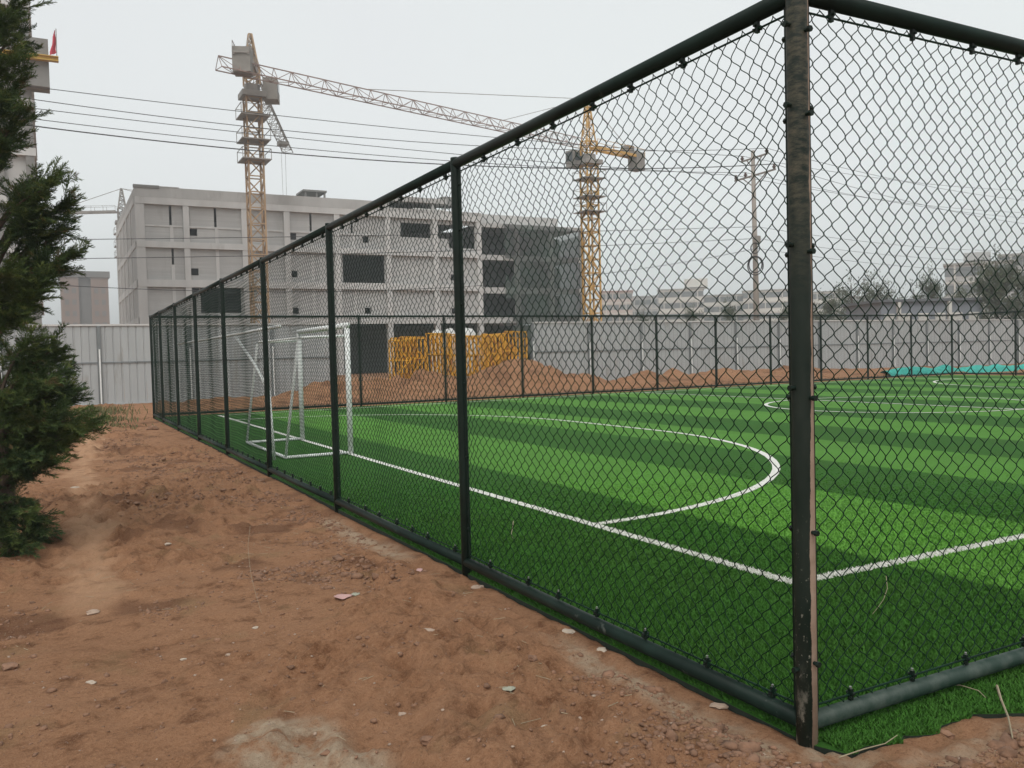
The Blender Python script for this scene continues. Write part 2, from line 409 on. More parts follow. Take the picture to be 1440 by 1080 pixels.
# ------------------------------------------------------------------ pitch: turf sheet, markings, fibres
out = [(-.012, FY+.1), (-.012, -.03)]
xs = np.arange(.05, 8, .035)
for x in xs:
    out.append((x, -.19 - .12*float(vnoise(np.array(x), np.array(.3), 31, 3.)) - .09*float(vnoise(np.array(x), np.array(.7), 32, 14)) - .05*sstep(x, .1, .5)))
out += [(8, -.25), (FX+.1, -.25), (FX+.1, FY+.1)]
mb = MB(); k = len(out)
mb.add([(x, y, 0) for x, y in out] + [(x, y, -.09) for x, y in out],
       [tuple(range(k))] + [(i, i+k, (i+1) % k+k, (i+1) % k) for i in range(k)])
_pt = tag(mb.build('pitch_turf', MT['turf']), kind='structure'); _pt.data.materials.append(MT['turf_back_shade'])
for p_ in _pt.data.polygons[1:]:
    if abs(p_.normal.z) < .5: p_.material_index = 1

GLX, SLY, CY, HX = 1.70, 1.69, 12.85, 17.2
LW = .10
def strip(pts, w, name, z=.005, closed=False):
    P = np.array(pts, float); n = len(P)
    T = np.roll(P, -1, 0)-np.roll(P, 1, 0)
    if not closed: T[0] = P[1]-P[0]; T[-1] = P[-1]-P[-2]
    T /= np.linalg.norm(T, axis=1)[:, None]; N = np.stack([-T[:, 1], T[:, 0]], 1)
    mb = MB(); f = [(i, (i+1) % n, (i+1) % n+n, i+n) for i in range(n if closed else n-1)]
    mb.add([(q[0], q[1], z) for q in P-N*w/2] + [(q[0], q[1], z) for q in P+N*w/2], f)
    o = mb.build(name, MT['line']); tag(o, kind='structure'); return P
MARK = []
def mark(name, pts, closed=False, z=.005): MARK.append((strip(pts, LW, name, z, closed), closed))
GRX = 2*HX-GLX
mark('goal_line', [(GLX, SLY-LW/2), (GLX, 2*CY-SLY+LW/2)])
mark('goal_line', [(GRX, SLY-LW/2), (GRX, 2*CY-SLY+LW/2)])
mark('touchline', [(GLX+LW/2, SLY), (GRX-LW/2, SLY)])
mark('touchline', [(GLX+LW/2, 2*CY-SLY), (GRX-LW/2, 2*CY-SLY)])
mark('halfway_line', [(HX, SLY+LW/2), (HX, 2*CY-SLY-LW/2)])
mark('centre_circle', [(HX+3.35*math.cos(a), CY+3.35*math.sin(a)) for a in np.linspace(0, 2*math.pi, 72, endpoint=False)], True, .009)
def darc(x0, s):
    pts = []
    for a in np.linspace(-math.pi/2, 0, 24): pts.append((x0+s*6.22*math.cos(a), CY-1.5+7.25*math.sin(a)))
    for a in np.linspace(0, math.pi/2, 24): pts.append((x0+s*6.22*math.cos(a), CY+1.5+7.25*math.sin(a)))
    pts[0] = (x0+s*LW/2, pts[0][1]); pts[-1] = (x0+s*LW/2, pts[-1][1]); return pts
mark('penalty_arc', darc(GLX, 1)); mark('penalty_arc', darc(GRX, -1))

def line_dist(x, y):
    d = np.full(x.shape, 9.)
    for P, closed in MARK:
        Q = np.vstack([P, P[:1]]) if closed else P
        for a, c in zip(Q[:-1], Q[1:]):
            v = c-a; t = np.clip(((x-a[0])*v[0]+(y-a[1])*v[1])/(v@v), 0, 1)
            d = np.minimum(d, np.hypot(x-a[0]-t*v[0], y-a[1]-t*v[1]))
    return d
def blades(n, name, white):
    # sample fibres with density falling off away from the camera side corner
    u = rng.random(n*3); ang = rng.random(n*3)*1.75 - .15
    rr = 2.3*np.exp(u*math.log(14/2.3))
    x = CO[0]+rr*np.sin(ang); y = CO[1]+rr*np.cos(ang)
    lo = -.19 - .12*vnoise(x, np.full_like(x, .3), 31, 3.) - .09*vnoise(x, np.full_like(x, .7), 32, 14) - .05*sstep(x, .1, .5)
    ok = (x > .004) & (x < 13) & (y < 15) & (y > np.where(x < .05, -.03, lo+.004)) & (rng.random(len(x)) > sstep(rr, 5, 13.5))
    x, y, rr = x[ok][:n], y[ok][:n], rr[ok][:n]
    d = line_dist(x, y) + rng.normal(0, .0035, len(x))
    m = (d < LW/2) if white else (d >= LW/2)
    x, y, rr = x[m], y[m], rr[m]; n = len(x)
    hgt = (.013+.016*rng.random(n))*(.8 if white else 1)*(1-.7*sstep(rr, 4, 12)); w = (.0016+.0007*rr)*(1+rng.random(n)*.5)
    th = rng.random(n)*2*math.pi; la = rng.random(n)*2*math.pi; lean = hgt*(.35+.7*rng.random(n))
    dx, dy = np.cos(th)*w, np.sin(th)*w
    v = np.empty((n, 3, 3)); z0 = .004 if white else 0.
    v[:, 0] = np.stack([x-dx, y-dy, np.full(n, z0)], -1); v[:, 1] = np.stack([x+dx, y+dy, np.full(n, z0)], -1)
    v[:, 2] = np.stack([x+np.cos(la)*lean, y+np.sin(la)*lean, z0+hgt], -1)
    me = np_mesh(name, v.reshape(-1, 3), np.arange(n*3).reshape(-1, 3), 3)
    if not white: setattr_f(me, 'rnd', np.repeat(rng.random(n), 3))
    me.materials.append(MT['line'] if white else MT['blade'])
    return link(name, me)
tag(blades(460000, 'turf_fibres', False), 'short green plastic fibres of the artificial turf pitch', 'artificial grass', kind='stuff')
tag(blades(420000, 'line_fibres', True), 'white plastic fibres tufted along the pitch markings', 'artificial grass', kind='stuff')

# ------------------------------------------------------------------ chain link fences
PITCH = .0435
def chain_mesh(name, w, h, per, sides, r, seed, warp):
    nw = int(round(w/PITCH)); nh = int(h/PITCH); pw = w/nw
    npt = nh*per+1
    k = np.arange(npt)/per; fr = k-np.floor(k); odd = (np.floor(k).astype(int) % 2)
    tri = np.where(odd == 0, -1+2*fr, 1-2*fr)
    if per > 1: tri = .45*tri + .55*np.sin(tri*np.pi/2)
    dep = .0042*np.where(odd == 0, 1, -1)*np.sin(np.pi*fr) if per > 1 else np.zeros(npt)
    W = np.arange(nw+1)*pw
    amp = pw*.5+.0022
    x = W[:, None] + np.where(np.arange(nw+1) % 2 == 0, 1, -1)[:, None]*tri[None]*amp
    # every other wire is mirrored so that bends of neighbours meet
    z = np.repeat((k*PITCH*(h/(nh*PITCH)))[None], nw+1, 0)
    y = np.repeat(dep[None], nw+1, 0)
    x = np.clip(x, 0.0, w)
    ex = np.minimum(np.minimum(x, w-x)/.25, 1)*np.minimum(np.minimum(z, h-z)/.2, 1)
    ex = np.clip(ex, 0, 1)
    xx = x + ex*warp*(vnoise(x, z, seed, 1.3)*.11 + vnoise(x, z, seed+1, 3.)*.014 + vnoise(x, z, seed+5, 11.)*.003)
    zz = z + ex*warp*(vnoise(x, z, seed+2, 1.1)*.080 + vnoise(x, z, seed+3, 3.)*.016 + vnoise(x, z, seed+6, 11.)*.003)
    yy = y + ex*warp*vnoise(x, z, seed+4, 1.)*.09
    P = np.stack([xx, yy, zz], -1)                       # wires, pts, 3
    T = np.gradient(P, axis=1); T /= np.linalg.norm(T, axis=2, keepdims=True)+1e-9
    A = np.cross(T, np.array([0, 1., 0])); A /= np.linalg.norm(A, axis=2, keepdims=True)+1e-9
    B = np.cross(T, A)
    ang = 2*np.pi*np.arange(sides)/sides + .3
    V_ = P[:, :, None] + r*(A[:, :, None]*np.cos(ang)[None, None, :, None] + B[:, :, None]*np.sin(ang)[None, None, :, None])
    n1, n2 = P.shape[:2]
    id_ = np.arange(n1*n2*sides).reshape(n1, n2, sides); nx_ = np.roll(id_, -1, 2)
    F = np.stack([id_[:, :-1], nx_[:, :-1], nx_[:, 1:], id_[:, 1:]], -1).reshape(-1, 4)
    me = np_mesh(name, V_.reshape(-1, 3), F, 4); me.materials.append(MT['wire']); me.shade_smooth(); return me
PS = 3.2
RR = .036
ZT, ZB = 2.958, .078
MZ0, MZ1 = .136, 2.892
MH = MZ1-MZ0
def clip_mesh():
    mb = MB()
    mb.box((-.008, -.008, -.034), (.008, .008, .012)); mb.tube([(0, -.02, -.006), (0, .02, -.006)], .0065, 6)
    mb.tube([(-.016, -.012, -.020), (.016, .012, -.020)], .006, 6)
    me = mb.mesh('clip'); me.materials.append(MT['fence']); return me
CLIP = clip_mesh()
_b = MB(); _b.tube([(-.060, 0, 0), (.060, 0, 0)], .008, 8); _b.tube([(-.070, 0, 0), (-.056, 0, 0)], .012, 6); _b.tube([(.056, 0, 0), (.070, 0, 0)], .012, 6)
BOLT = _b.mesh('bolt'); BOLT.materials.append(MT['fence'])
_b = MB(); _b.tube([(0, 0, 0), (0, 0, .010)], .004, 6); _b.tube([(0, 0, .008), (0, 0, .012)], .006, 6)
NUT = _b.mesh('nut'); NUT.materials.append(MT['bolt'])
def rot2(dx, dy): return math.atan2(dy, dx)
MESHC = {}
def bay(root, a, d, L, quality, seed, near, rustrail=False):
    """one bay: a start (x,y), d unit dir, L length between post axes"""
    rz = rot2(*d); ox, oy = a
    at = lambda s, z: (ox+d[0]*s, oy+d[1]*s, z)
    sag = .006
    MB().tube([at(.0, ZT), at(L*.5, ZT-sag*.3), at(L, ZT)], RR, 16).build('top_rail', MT['rail'], root, True)
    MB().tube([at(.0, ZB), at(L*.5, ZB-sag), at(L, ZB)], RR, 16).build('bottom_rail', MT['rail_rust'] if rustrail else MT['rail'], root, True)
    key = (round(L, 2), quality, seed)
    if key not in MESHC:
        per, sides, r, warp = {'near': (4, 5, .0022, 1.), 'mid': (3, 3, .0023, .8), 'dense': (3, 3, .0029, .7), 'far': (1, 3, .0022, .4)}[quality]
        MESHC[key] = chain_mesh('chain_link_mesh', L-.12, MH+.044, per, sides, r, 100+seed*10, warp)
    link('chain_link_mesh', MESHC[key], root, at(.06, MZ0-.022), rz)
    n = 8 if quality == 'far' else 6
    for z, s in ((MZ0, 1), (MZ1, -1)):
        MB().tube([at(.05, z), at(L*.5, z+s*.004), at(L-.05, z)], .0045, n).build('tension_wire', MT['wire'], root)
    for s in (.058, L-.058):
        MB().tube([at(s, MZ0-.03), at(s, MZ1+.03)], .007, n).build('tension_bar', MT['fence'], root)
    ks = np.arange(.24, L-.1, .42)
    if near:
        for s in ks:
            link('clip', CLIP, root, at(s+random.uniform(-.08, .08), MZ1+.018), rz)
            c = link('clip', CLIP, root, at(s+random.uniform(-.08, .08), MZ0+.012), rz)
            link('nut', NUT, root, (c.location.x+root.location.x-.0, c.location.y+root.location.y, MZ0+.022), rz)
    else:
        mb = MB()
        for s in ks:
            for z in (MZ1, MZ0-.03):
                mb.box(tuple(q-.012 for q in at(s, z)), tuple(q+.012 if i < 2 else q+.05 for i, q in enumerate(at(s, z))))
        tag(mb.build('clips', MT['fence'], root), kind='stuff')
def post(root, x, y, near=False, r=.037, mat='fence', rz=0., zb=-.2, top=3.0):
    MB().tube([(x, y, zb), (x, y, .6), (x, y, 1.6), (x, y, top-.012), (x, y, top)], r, 20).build('post', MT[mat], root, True)
    if near:
        for z in (.33, .85, 1.38, 1.95, 2.48, 2.8):
            link('bolt', BOLT, root, (x, y, z), rz)
side_f = empty('chain_link_fence', (0, 0, 0), 'dark green chain link fence running away along the dirt path on the left', 'fence', 'chain link fences round the pitch')
for i in range(8):
    L = PS if i < 7 else FY-7*PS
    bay(side_f, (0, i*PS), (0, 1), L, 'near' if i < 2 else ('mid' if i < 3 else 'dense'), i if i < 2 else 2, i < 2)
    post(side_f, 0, i*PS, i < 3, .0425 if i == 0 else .037, 'corner' if i == 0 else 'fence', R(90))
for z in (.30, 1.42, 1.98, 2.52, 2.83):
    link('bolt', BOLT, side_f, (0, 0, z), R(0))
near_f = empty('chain_link_fence', (0, 0, 0), 'dark green chain link fence right of the peeling corner post with a rusty bottom rail', 'fence', 'chain link fences round the pitch')
for i in range(4):
    bay(near_f, (i*PS, 0), (1, 0), PS, 'near' if i == 0 else 'mid', 5 if i == 0 else 2, i == 0, i < 2)
    post(near_f, (i+1)*PS, 0, False, .037)
far_f = empty('chain_link_fence', (0, FY, 0), 'thin dark chain link fence along the far side of the pitch before the hoarding', 'fence', 'chain link fences round the pitch')
fx = [0, .24+3.045] + [.24+3.045*i for i in range(2, 13)]
for i in range(len(fx)-1):
    bay(far_f, (fx[i], FY), (1, 0), fx[i+1]-fx[i], 'far', 3, False)
    post(far_f, fx[i], FY)
post(far_f, fx[-1], FY)
end_f = empty('chain_link_fence', (FX, FY, 0), 'short visible run of dark chain link fence at the far right end of the pitch', 'fence', 'chain link fences round the pitch')
for i in range(4):
    bay(end_f, (FX, FY-i*PS), (0, -1), PS, 'far', 4, False); post(end_f, FX, FY-(i+1)*PS)

# ------------------------------------------------------------------ goals, pipe rail
def tubes(root, name, pts, r, n=10): return MB().tube(pts, r, n).build(name, MT['white'], root, True)
def goal(gx_, s, label):
    g = empty('football_goal', (gx_, CY+.05, 0), label, 'goal', 'white goals')
    y0, y1, zt = 11.32, 14.42, 2.13
    for y in (y0, y1):
        tubes(g, 'post', [(gx_, y, 0), (gx_, y, zt+.045)], .045, 14)
        bx = gx_-s*.78; gx2 = gx_-s*1.07
        tubes(g, 'depth_bar', [(gx_, y, zt-.17), (bx, y, zt-.19)], .022)
        tubes(g, 'back_strut', [(bx, y, zt-.17), (bx-s*.03, y, zt-.22), (gx2, y, .05)], .022)
        tubes(g, 'ground_bar', [(gx_, y, .03), (gx2, y, .03)], .025)
    tubes(g, 'crossbar', [(gx_, y0-.045, zt), (gx_, y1+.045, zt)], .046, 14)
    tubes(g, 'back_ground_bar', [(gx2, y0, .03), (gx2, y1, .03)], .025)
    tubes(g, 'rear_bar', [(bx, y0, zt-.19), (bx, y1, zt-.19)], .018)
    return g
goal(GLX, 1, 'white tubular football goal behind the left fence on the near goal line')
pr = empty('pipe_rail', (.16, 9.4, 0), 'long thin white pipe with a slanting brace, high inside the left fence', 'pipe')
tubes(pr, 'rail', [(.16, 9.4, 2.05), (.16, 14.5, 2.04), (.16, 20.1, 2.05)], .024)
tubes(pr, 'brace', [(.16, 12.7, 2.03), (.30, 11.9, 1.55), (.40, 11.32, 1.10)], .024)
tubes(pr, 'leg', [(.40, 11.32, 1.10), (.46, 11.36, 0)], .024)

# ------------------------------------------------------------------ hoarding
WY, WH = 35.0, 3.12
def sheet_mesh(w, h):
    mb = MB(); pr_ = []
    x = 0.; n = 3; pw = w/n
    for i in range(n):
        o = i*pw
        pr_ += [(o, 0), (o+pw*.70, 0), (o+pw*.78, .026), (o+pw*.90, .026), (o+pw*.96, 0)]
    pr_.append((w-.006, 0)); k = len(pr_)
    v = [(a, c, z) for z in (0, h) for a, c in pr_] + [(a, c+.004, z) for z in (0, h) for a, c in pr_]
    f = [(i, i+1, k+i+1, k+i) for i in range(k-1)] + [(2*k+i+1, 2*k+i, 3*k+i, 3*k+i+1) for i in range(k-1)]
    f += [(k+i, k+i+1, 3*k+i+1, 3*k+i) for i in range(k-1)]
    mb.add(v, f); me = mb.mesh('sheet'); me.materials.append(MT['hoard']); return me
SHW = .84
SH_UP, SH_LO = sheet_mesh(SHW, WH-1.70), sheet_mesh(SHW, 1.62)
def hoarding(x0, n, label, braces):
    x1 = x0+n*SHW
    h_ = empty('hoarding', ((x0+x1)/2, WY, 0), label, 'wall', 'corrugated site hoarding')
    for i in range(n):
        o = link('sheet', SH_LO, h_, (x0+i*SHW, WY+random.uniform(-.004, .004), .02)); o.rotation_euler.x = random.uniform(-.004, .004)
        o = link('sheet', SH_UP, h_, (x0+i*SHW, WY+random.uniform(-.004, .004), 1.70)); o.rotation_euler.x = random.uniform(-.004, .004)
    MB().box((x0, WY-.05, WH), (x1, WY+.05, WH+.07)).build('top_rail', MT['beam'], h_)
    MB().box((x0, WY-.035, 1.642), (x1, WY+.03, 1.698)).build('mid_rail', MT['hoard_rail'], h_)
    MB().box((x0, WY-.05, -.1), (x1, WY+.05, .06)).build('base_rail', MT['hoard'], h_)
    for k in range(0, n+1, 4):
        x = x0+k*SHW
        MB().box((x-.07, WY-.085, -.1), (x+.06, WY-.036, WH-.002)).build('post', MT['hoard_rail'], h_)
        if braces:
            MB().tube([(x, WY-.12, 2.2), (x, WY-.16, .05)], .03, 8).build('brace', MT['white'], h_)
lx = float(onY(140, 500, WY)[0])
hoarding(lx-8*SHW*4, 44-1, 'pale grey corrugated hoarding behind the left fence, reaching to the dark gap', True)
hoarding(18.66, 66, 'pale grey corrugated hoarding on the right beyond the far fence and spoil bank', True)

# ------------------------------------------------------------------ concrete building
BY = 87.0
bd = empty('concrete_building', (23, BY, 0), 'large unfinished grey concrete building with square black holes behind the hoarding', 'building')
C0 = [(5.0, 5.8), (9.3, 9.85), (14.85, 15.4), (19.1, 19.7), (24.4, 25.0), (30.1, 30.7), (35.75, 36.35), (41.2, 41.8)]
SL = [(5.3, 6.1), (9.0, 9.7), (12.8, 13.4), (16.95, 17.6)]
XE = 41.8
for a, c in C0:
    MB().box((a, BY, -.2), (c, BY+.6, 16.95)).build('column', MT['beam'], bd)
for z0, z1 in SL:
    MB().box((5.0, BY-.05, z0), (XE, BY+.45, z1)).build('floor_beam', MT['beam'], bd)
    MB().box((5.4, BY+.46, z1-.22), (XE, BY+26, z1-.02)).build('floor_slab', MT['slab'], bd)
MB().box((4.97, BY-.06, 17.602), (30.4, BY+.30, 18.6)).build('parapet', MT['concrete'], bd)
MB().box((30.4, BY-.06, 17.602), (XE, BY+.30, 17.98)).build('parapet', MT['concrete'], bd)
MB().box((4.9, BY-.16, 18.45), (7.2, BY+.34, 18.72)).build('parapet_cap', MT['slab'], bd)
MB().box((7.2, BY-.10, 18.601), (9.0, BY+.32, 18.68)).build('parapet_cap', MT['concrete'], bd)
MB().box((5.0, BY+.62, -.2), (5.3, BY+26, 18.5)).build('side_wall', MT['concrete'], bd)
for z0, z1 in SL: MB().box((4.93, BY+.62, z0), (4.997, BY+26, z1)).build('side_beam', MT['beam'], bd)
for k in range(1, 6): MB().box((4.90, BY+k*5., -.2), (4.995, BY+k*5.+.6, 17.)).build('side_column', MT['beam'], bd)
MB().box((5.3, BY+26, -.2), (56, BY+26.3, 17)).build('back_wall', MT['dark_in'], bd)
# infill walls with real openings
def infill(x0, x1, z0, z1, holes, y=BY+.34, mat='courses', name='infill_wall'):
    xs = sorted({x0, x1, *[h[0] for h in holes], *[h[1] for h in holes]}); zs = sorted({z0, z1, *[h[2] for h in holes], *[h[3] for h in holes]})
    xs = [x for x in xs if x0 <= x <= x1]; zs = [z for z in zs if z0 <= z <= z1]
    V_, F = [], []
    mb = MB()
    for i in range(len(xs)-1):
        for j in range(len(zs)-1):
            cx_, cz = (xs[i]+xs[i+1])/2, (zs[j]+zs[j+1])/2
            if any(h[0] < cx_ < h[1] and h[2] < cz < h[3] for h in holes): continue
            mb.box((xs[i], y, zs[j]), (xs[i+1], y+.22, zs[j+1]))
    if mb.v: mb.build(name, MT[mat], bd)
    for h in holes:                                      # a dark room behind each hole
        pass
HX0 = [(9.9, 10.6), (19.75, 20.42), (27.6, 28.3), (37.9, 38.55)]
FLZ = [(13.42, 16.94), (9.72, 12.79), (6.12, 8.99)]
for bi in range(7):
    x0, x1 = C0[bi][1], C0[bi+1][0]
    for fi, (z0, z1) in enumerate(FLZ):
        holes = []
        hz = [(14.1, 14.8), (10.2, 10.9), (6.4, 7.05)][fi]
        for a, c in HX0:
            if x0 <= a and c <= x1: holes.append((a, c, *hz))
        sl = {0: 8.05, 1: 12.25, 2: 17.15, 3: 21.85, 4: 26.3}.get(bi)
        if sl and fi == 0: holes.append((sl, sl+.24, 15.05, 16.93))
        if bi == 0 and fi == 1: holes.append((8.15, 8.36, 11.2, 12.78))
        if bi == 1 and fi == 2: holes = [(10.7, 14.6, 6.5, 8.98), (9.9, 10.6, 8.5, 8.97)]
        if bi == 4 and fi == 1: holes.append((25.3, 30.0, 9.75, 12.75))
        if bi == 5 and fi == 0: holes.append((32.0, 35.6, 14.9, 16.5))
        if bi == 6 and fi == 0: holes += [(36.45, 41.1, 14.9, 16.5), (37.8, 41.1, 13.9, 14.9)]
        infill(x0, x1, z0, z1, holes)
    # lighter tie band and stub column inside the bay
    if bi < 5:
        sl = {0: 8.1, 1: 12.3, 2: 17.2, 3: 21.9, 4: 26.4}[bi]
        MB().box((x0, BY+.26, 14.86), (x1, BY+.338, 15.02)).build('tie_beam', MT['beam'], bd)
        for z0, z1 in ((13.42, 14.858), (9.72, 12.79) if bi != 4 else (9.72, 9.74), (6.12, 8.99)):
            if z1-z0 > .1 and not (bi == 1 and z0 < 7): MB().box((sl-.02, BY+.27, z0), (sl+.30, BY+.337, z1 if not (bi == 0 and z0 > 9 and z0 < 10) else 11.2)).build('stub_column', MT['beam'], bd)
infill(5.8, 24.4, -.2, 5.3, [])                          # closed ground floor on the left
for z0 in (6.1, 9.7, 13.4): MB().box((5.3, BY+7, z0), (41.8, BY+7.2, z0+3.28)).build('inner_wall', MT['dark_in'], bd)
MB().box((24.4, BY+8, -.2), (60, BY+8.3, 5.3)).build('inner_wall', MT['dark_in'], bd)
# rooftop structures
MB().box((30.41, BY+.4, 17.6), (30.75, BY+7, 18.8)).box((35.8, BY+.4, 17.6), (36.1, BY+7, 18.8)).box((30.75, BY+6.7, 17.6), (35.8, BY+7, 18.8)).build('roof_room', MT['concrete'], bd)
MB().box((30.3, BY+.2, 18.802), (37.6, BY+7.3, 19.35)).build('roof_room_slab', MT['concrete'], bd)
MB().box((33.6, BY+.45, 17.62), (37.4, BY+1.4, 18.2)).box((30.8, BY+.45, 17.62), (33.0, BY+1.0, 18.08)).build('roof_sack', MT['bundle'], bd)
MB().box((22.0, BY+3, 19.75), (24.6, BY+6, 19.95)).build('roof_canopy_slab', MT['slab'], bd)
for x in (22.2, 23.4, 24.3): MB().box((x, BY+3.1, 17.6), (x+.18, BY+3.3, 19.75)).build('roof_canopy_post', MT['slab'], bd)
MB().box((38.3, BY+3, 19.2), (40.1, BY+5, 20.2)).box((38.6, BY+3.2, 17.6), (38.8, BY+3.4, 19.2)).box((39.6, BY+3.2, 17.6), (39.8, BY+3.4, 19.2)).build('roof_tank', MT['slab'], bd)
# netted wing on the right, same building
for z0, z1 in [(5.3, 6.0), (8.8, 9.5), (12.7, 13.3), (16.5, 17.0)]:
    MB().box((41.85, BY+.5, z0), (56.2, BY+.9, z1)).build('wing_beam', MT['concrete'], bd)
    MB().box((41.85, BY+.9, z1-.25), (56.2, BY+26, z1-.02)).build('wing_slab', MT['slab'], bd)
for x in (46.5, 51.2, 55.7): MB().box((x, BY+.4, -.2), (x+.5, BY+.92, 16.5)).build('wing_column', MT['concrete'], bd)
MB().box((41.9, BY+1.4, 17.0), (53, BY+1.7, 18.15)).build('wing_parapet', MT['beam'], bd)
for z0 in (6.0, 9.5, 13.3): MB().box((41.9, BY+6, z0), (56, BY+6.2, z0+3)).build('wing_inner_wall', MT['dark_in'], bd)
# the net: strips of dark green mesh with gaps, bent round the end
def netting():
    vs, fs = [], []
    xs = np.concatenate([np.arange(44.4, 54.6, .06)]); zs = np.arange(2.0, 17.0, .16)
    return xs, zs
nb = MB()
zz = [2.0, 5.2, 8.6, 12.5, 16.9]
xs = np.linspace(43.6, 54.5, 26)
def ny(x, z): return BY+.25 + .18*float(vnoise(np.array(x), np.array(z), 41, .9)) + .0
cols = [(x, ny(x, 0)) for x in xs] + [(54.5+1.6*math.sin(a), BY+1.85-1.6*math.cos(a)) for a in np.linspace(.3, 1.57, 6)] + [(56.3, BY+6), (56.3, BY+14)]
zl = np.linspace(1.5, 16.95, 24)
for i, (x, y) in enumerate(cols):
    for z in zl:
        dz = -.9*max(0, (x-52.5)/4)**1.5 if z > 16 else 0
        nb.v.append((x, y+.12*float(vnoise(np.array(x), np.array(z), 43, .8)), z+dz))
nz_ = len(zl)
for i in range(len(cols)-1):
    for j in range(nz_-1):
        z = zl[j]; x = cols[i][0]
        if x < 46.0 and (9.6 < z < 12.4 or z < 8.0) and random.random() < .85: continue
        if x < 44.6: continue
        nb.f.append((i*nz_+j, (i+1)*nz_+j, (i+1)*nz_+j+1, i*nz_+j+1))
bnet = NB('dark_green_building_net'); xyz = bnet.xyz()
colr = bnet.mix(bnet.mapr(bnet.noise(.35, 4), .35, .65), (.050, .052, .052), (.060, .095, .078))
colr = bnet.mix(bnet.mapr(bnet.noise(1.5, 5), .5, .75, 0, .6), colr, (.13, .13, .12))
tr = bnet.n('ShaderNodeBsdfTransparent'); mx = bnet.n('ShaderNodeMixShader'); mx.inputs[0].default_value = .66
bnet.done(colr, .95)
bnet.t.links.new(tr.outputs[0], mx.inputs[1]); bnet.t.links.new(bnet.p.outputs[0], mx.inputs[2])
bnet.t.links.new(mx.outputs[0], bnet.t.nodes['Material Output'].inputs['Surface'])
nb.build('safety_net', bnet.m, bd)

# ------------------------------------------------------------------ tower blocks on the left
tx = float(atD(54, 240, 60)[0])
tb = empty('tower_building', (tx-8, 74, 0), 'tall bare concrete tower behind the conifer at the left edge', 'building')
MB().box((tx-16, 66.8, -.2), (tx-.5, 84, 44)).build('core', MT['concrete'], tb)
for k in range(12):
    z = 3.4*k+2.7
    MB().box((tx-16.2, 66.4, z), (tx-.1, 84.2, z+.55)).build('floor_slab', MT['beam'], tb)
for x in (tx-.75, tx-2.6, tx-5.2, tx-8.6, tx-12): MB().box((x, 66.45, -.2), (x+.55, 66.79, 43.8)).build('pilaster', MT['slab'], tb)
# cantilevered hoist box
bx0, bx1 = float(atD(36, 100, 60)[0]), float(atD(69, 100, 60)[0])
zb0, zb1 = float(atD(55, 128, 60)[2]), float(atD(55, 62, 60)[2])
MB().box((bx0, 65.2, zb0), (bx1, 66.8, zb1)).build('projecting_box', MT['slab'], tb)
for k in range(4): MB().box((bx0-.30-.28*k, 65.6, zb0+.4), (bx0-.18-.28*k, 66.38, zb1-.3)).build('rib', MT['concrete'], tb)
yz = float(atD(60, 90, 60)[2])
bm = empty('steel_beam', (bx0, 65, yz), 'yellow steel beam running past the projecting box of the left tower', 'beam')
MB().box((bx0-3.2, 64.75, yz-.16), (bx1+.6, 65.18, yz-.11)).box((bx0-3.2, 64.75, yz+.13), (bx1+.6, 65.18, yz+.18)).box((bx0-3.2, 64.93, yz-.11), (bx1+.6, 65.0, yz+.13)).build('girder', MT['beam_y'], bm)
fl = empty('flag', (bx1+.5, 64.95, yz+.18), 'small red flag on a short pole at the end of the yellow beam', 'flag')
MB().tube([(bx1+.5, 64.95, yz+.18), (bx1+.52, 64.95, yz+2.1)], .03, 6).build('flag_pole', MT['crane_g'], fl)
mb = MB(); n = 7
for i in range(n):
    for j in range(7):
        u, w_ = i/(n-1), j/6
        mb.v.append((bx1+.5-.02-u*.42*(1-.75*w_)-.03*math.sin(9*w_), 64.95+.10*math.sin(6*u+2*w_), yz+.45+w_*1.6-.25*u))
for i in range(n-1):
    for j in range(6): mb.f.append((i*7+j, (i+1)*7+j, (i+1)*7+j+1, i*7+j+1))
mb.build('cloth', MT['red'], fl, True)
t2 = empty('tower_building', (6.8, 280, 0), 'distant brown tower block with a dark roof cap left of the concrete building', 'building')
MB().box((.6, 276, -.2), (5.2, 290, 27.2)).build('wing', MT['brown'], t2)
MB().box((8.4, 276, -.2), (13.0, 290, 27.2)).build('wing', MT['brown'], t2)
MB().box((5.2, 277.2, -.2), (8.4, 290, 28.2)).build('core', MT['cap'], t2)
MB().box((.1, 275.5, 27.202), (13.5, 290.5, 28.9)).build('roof_cap', MT['cap'], t2)
for k in range(6):
    for x in (1.5, 3.4, 9.2, 11.1): MB().box((x, 275.93, 6+k*3.3), (x+1.1, 276.2, 7.5+k*3.3)).build('window', MT['cap'], t2)

# ------------------------------------------------------------------ tower cranes
def lattice(mb, a, b_, w, n, ch=.13, dg=.07, tri=False, up=(0, 0, 1), w2=None):
    a = Vector(a); b_ = Vector(b_); t = (b_-a).normalized(); w2 = w2 or w
    u = t.cross(Vector(up)).normalized() if abs(t.dot(Vector(up))) < .95 else Vector((1, 0, 0)); q = u.cross(t).normalized()
    sec = [(-1, -1), (1, -1), (1, 1), (-1, 1)] if not tri else [(-1, 0), (1, 0), (0, 1.7)]
    P = []
    for i in range(n+1):
        c = a.lerp(b_, i/n); ww = w+(w2-w)*i/n
        P.append([c + u*sx*ww/2 + q*sy*ww/2 for sx, sy in sec])
    m = len(sec)
    for j in range(m): mb.bar(P[0][j], P[-1][j], ch)
    for i in range(n):
        for j in range(m):
            k = (j+1) % m
            if (i+j) % 2: mb.bar(P[i][j], P[i+1][k], dg)
            else: mb.bar(P[i][k], P[i+1][j], dg)
            mb.bar(P[i+1][j], P[i+1][k], dg)
    return mb
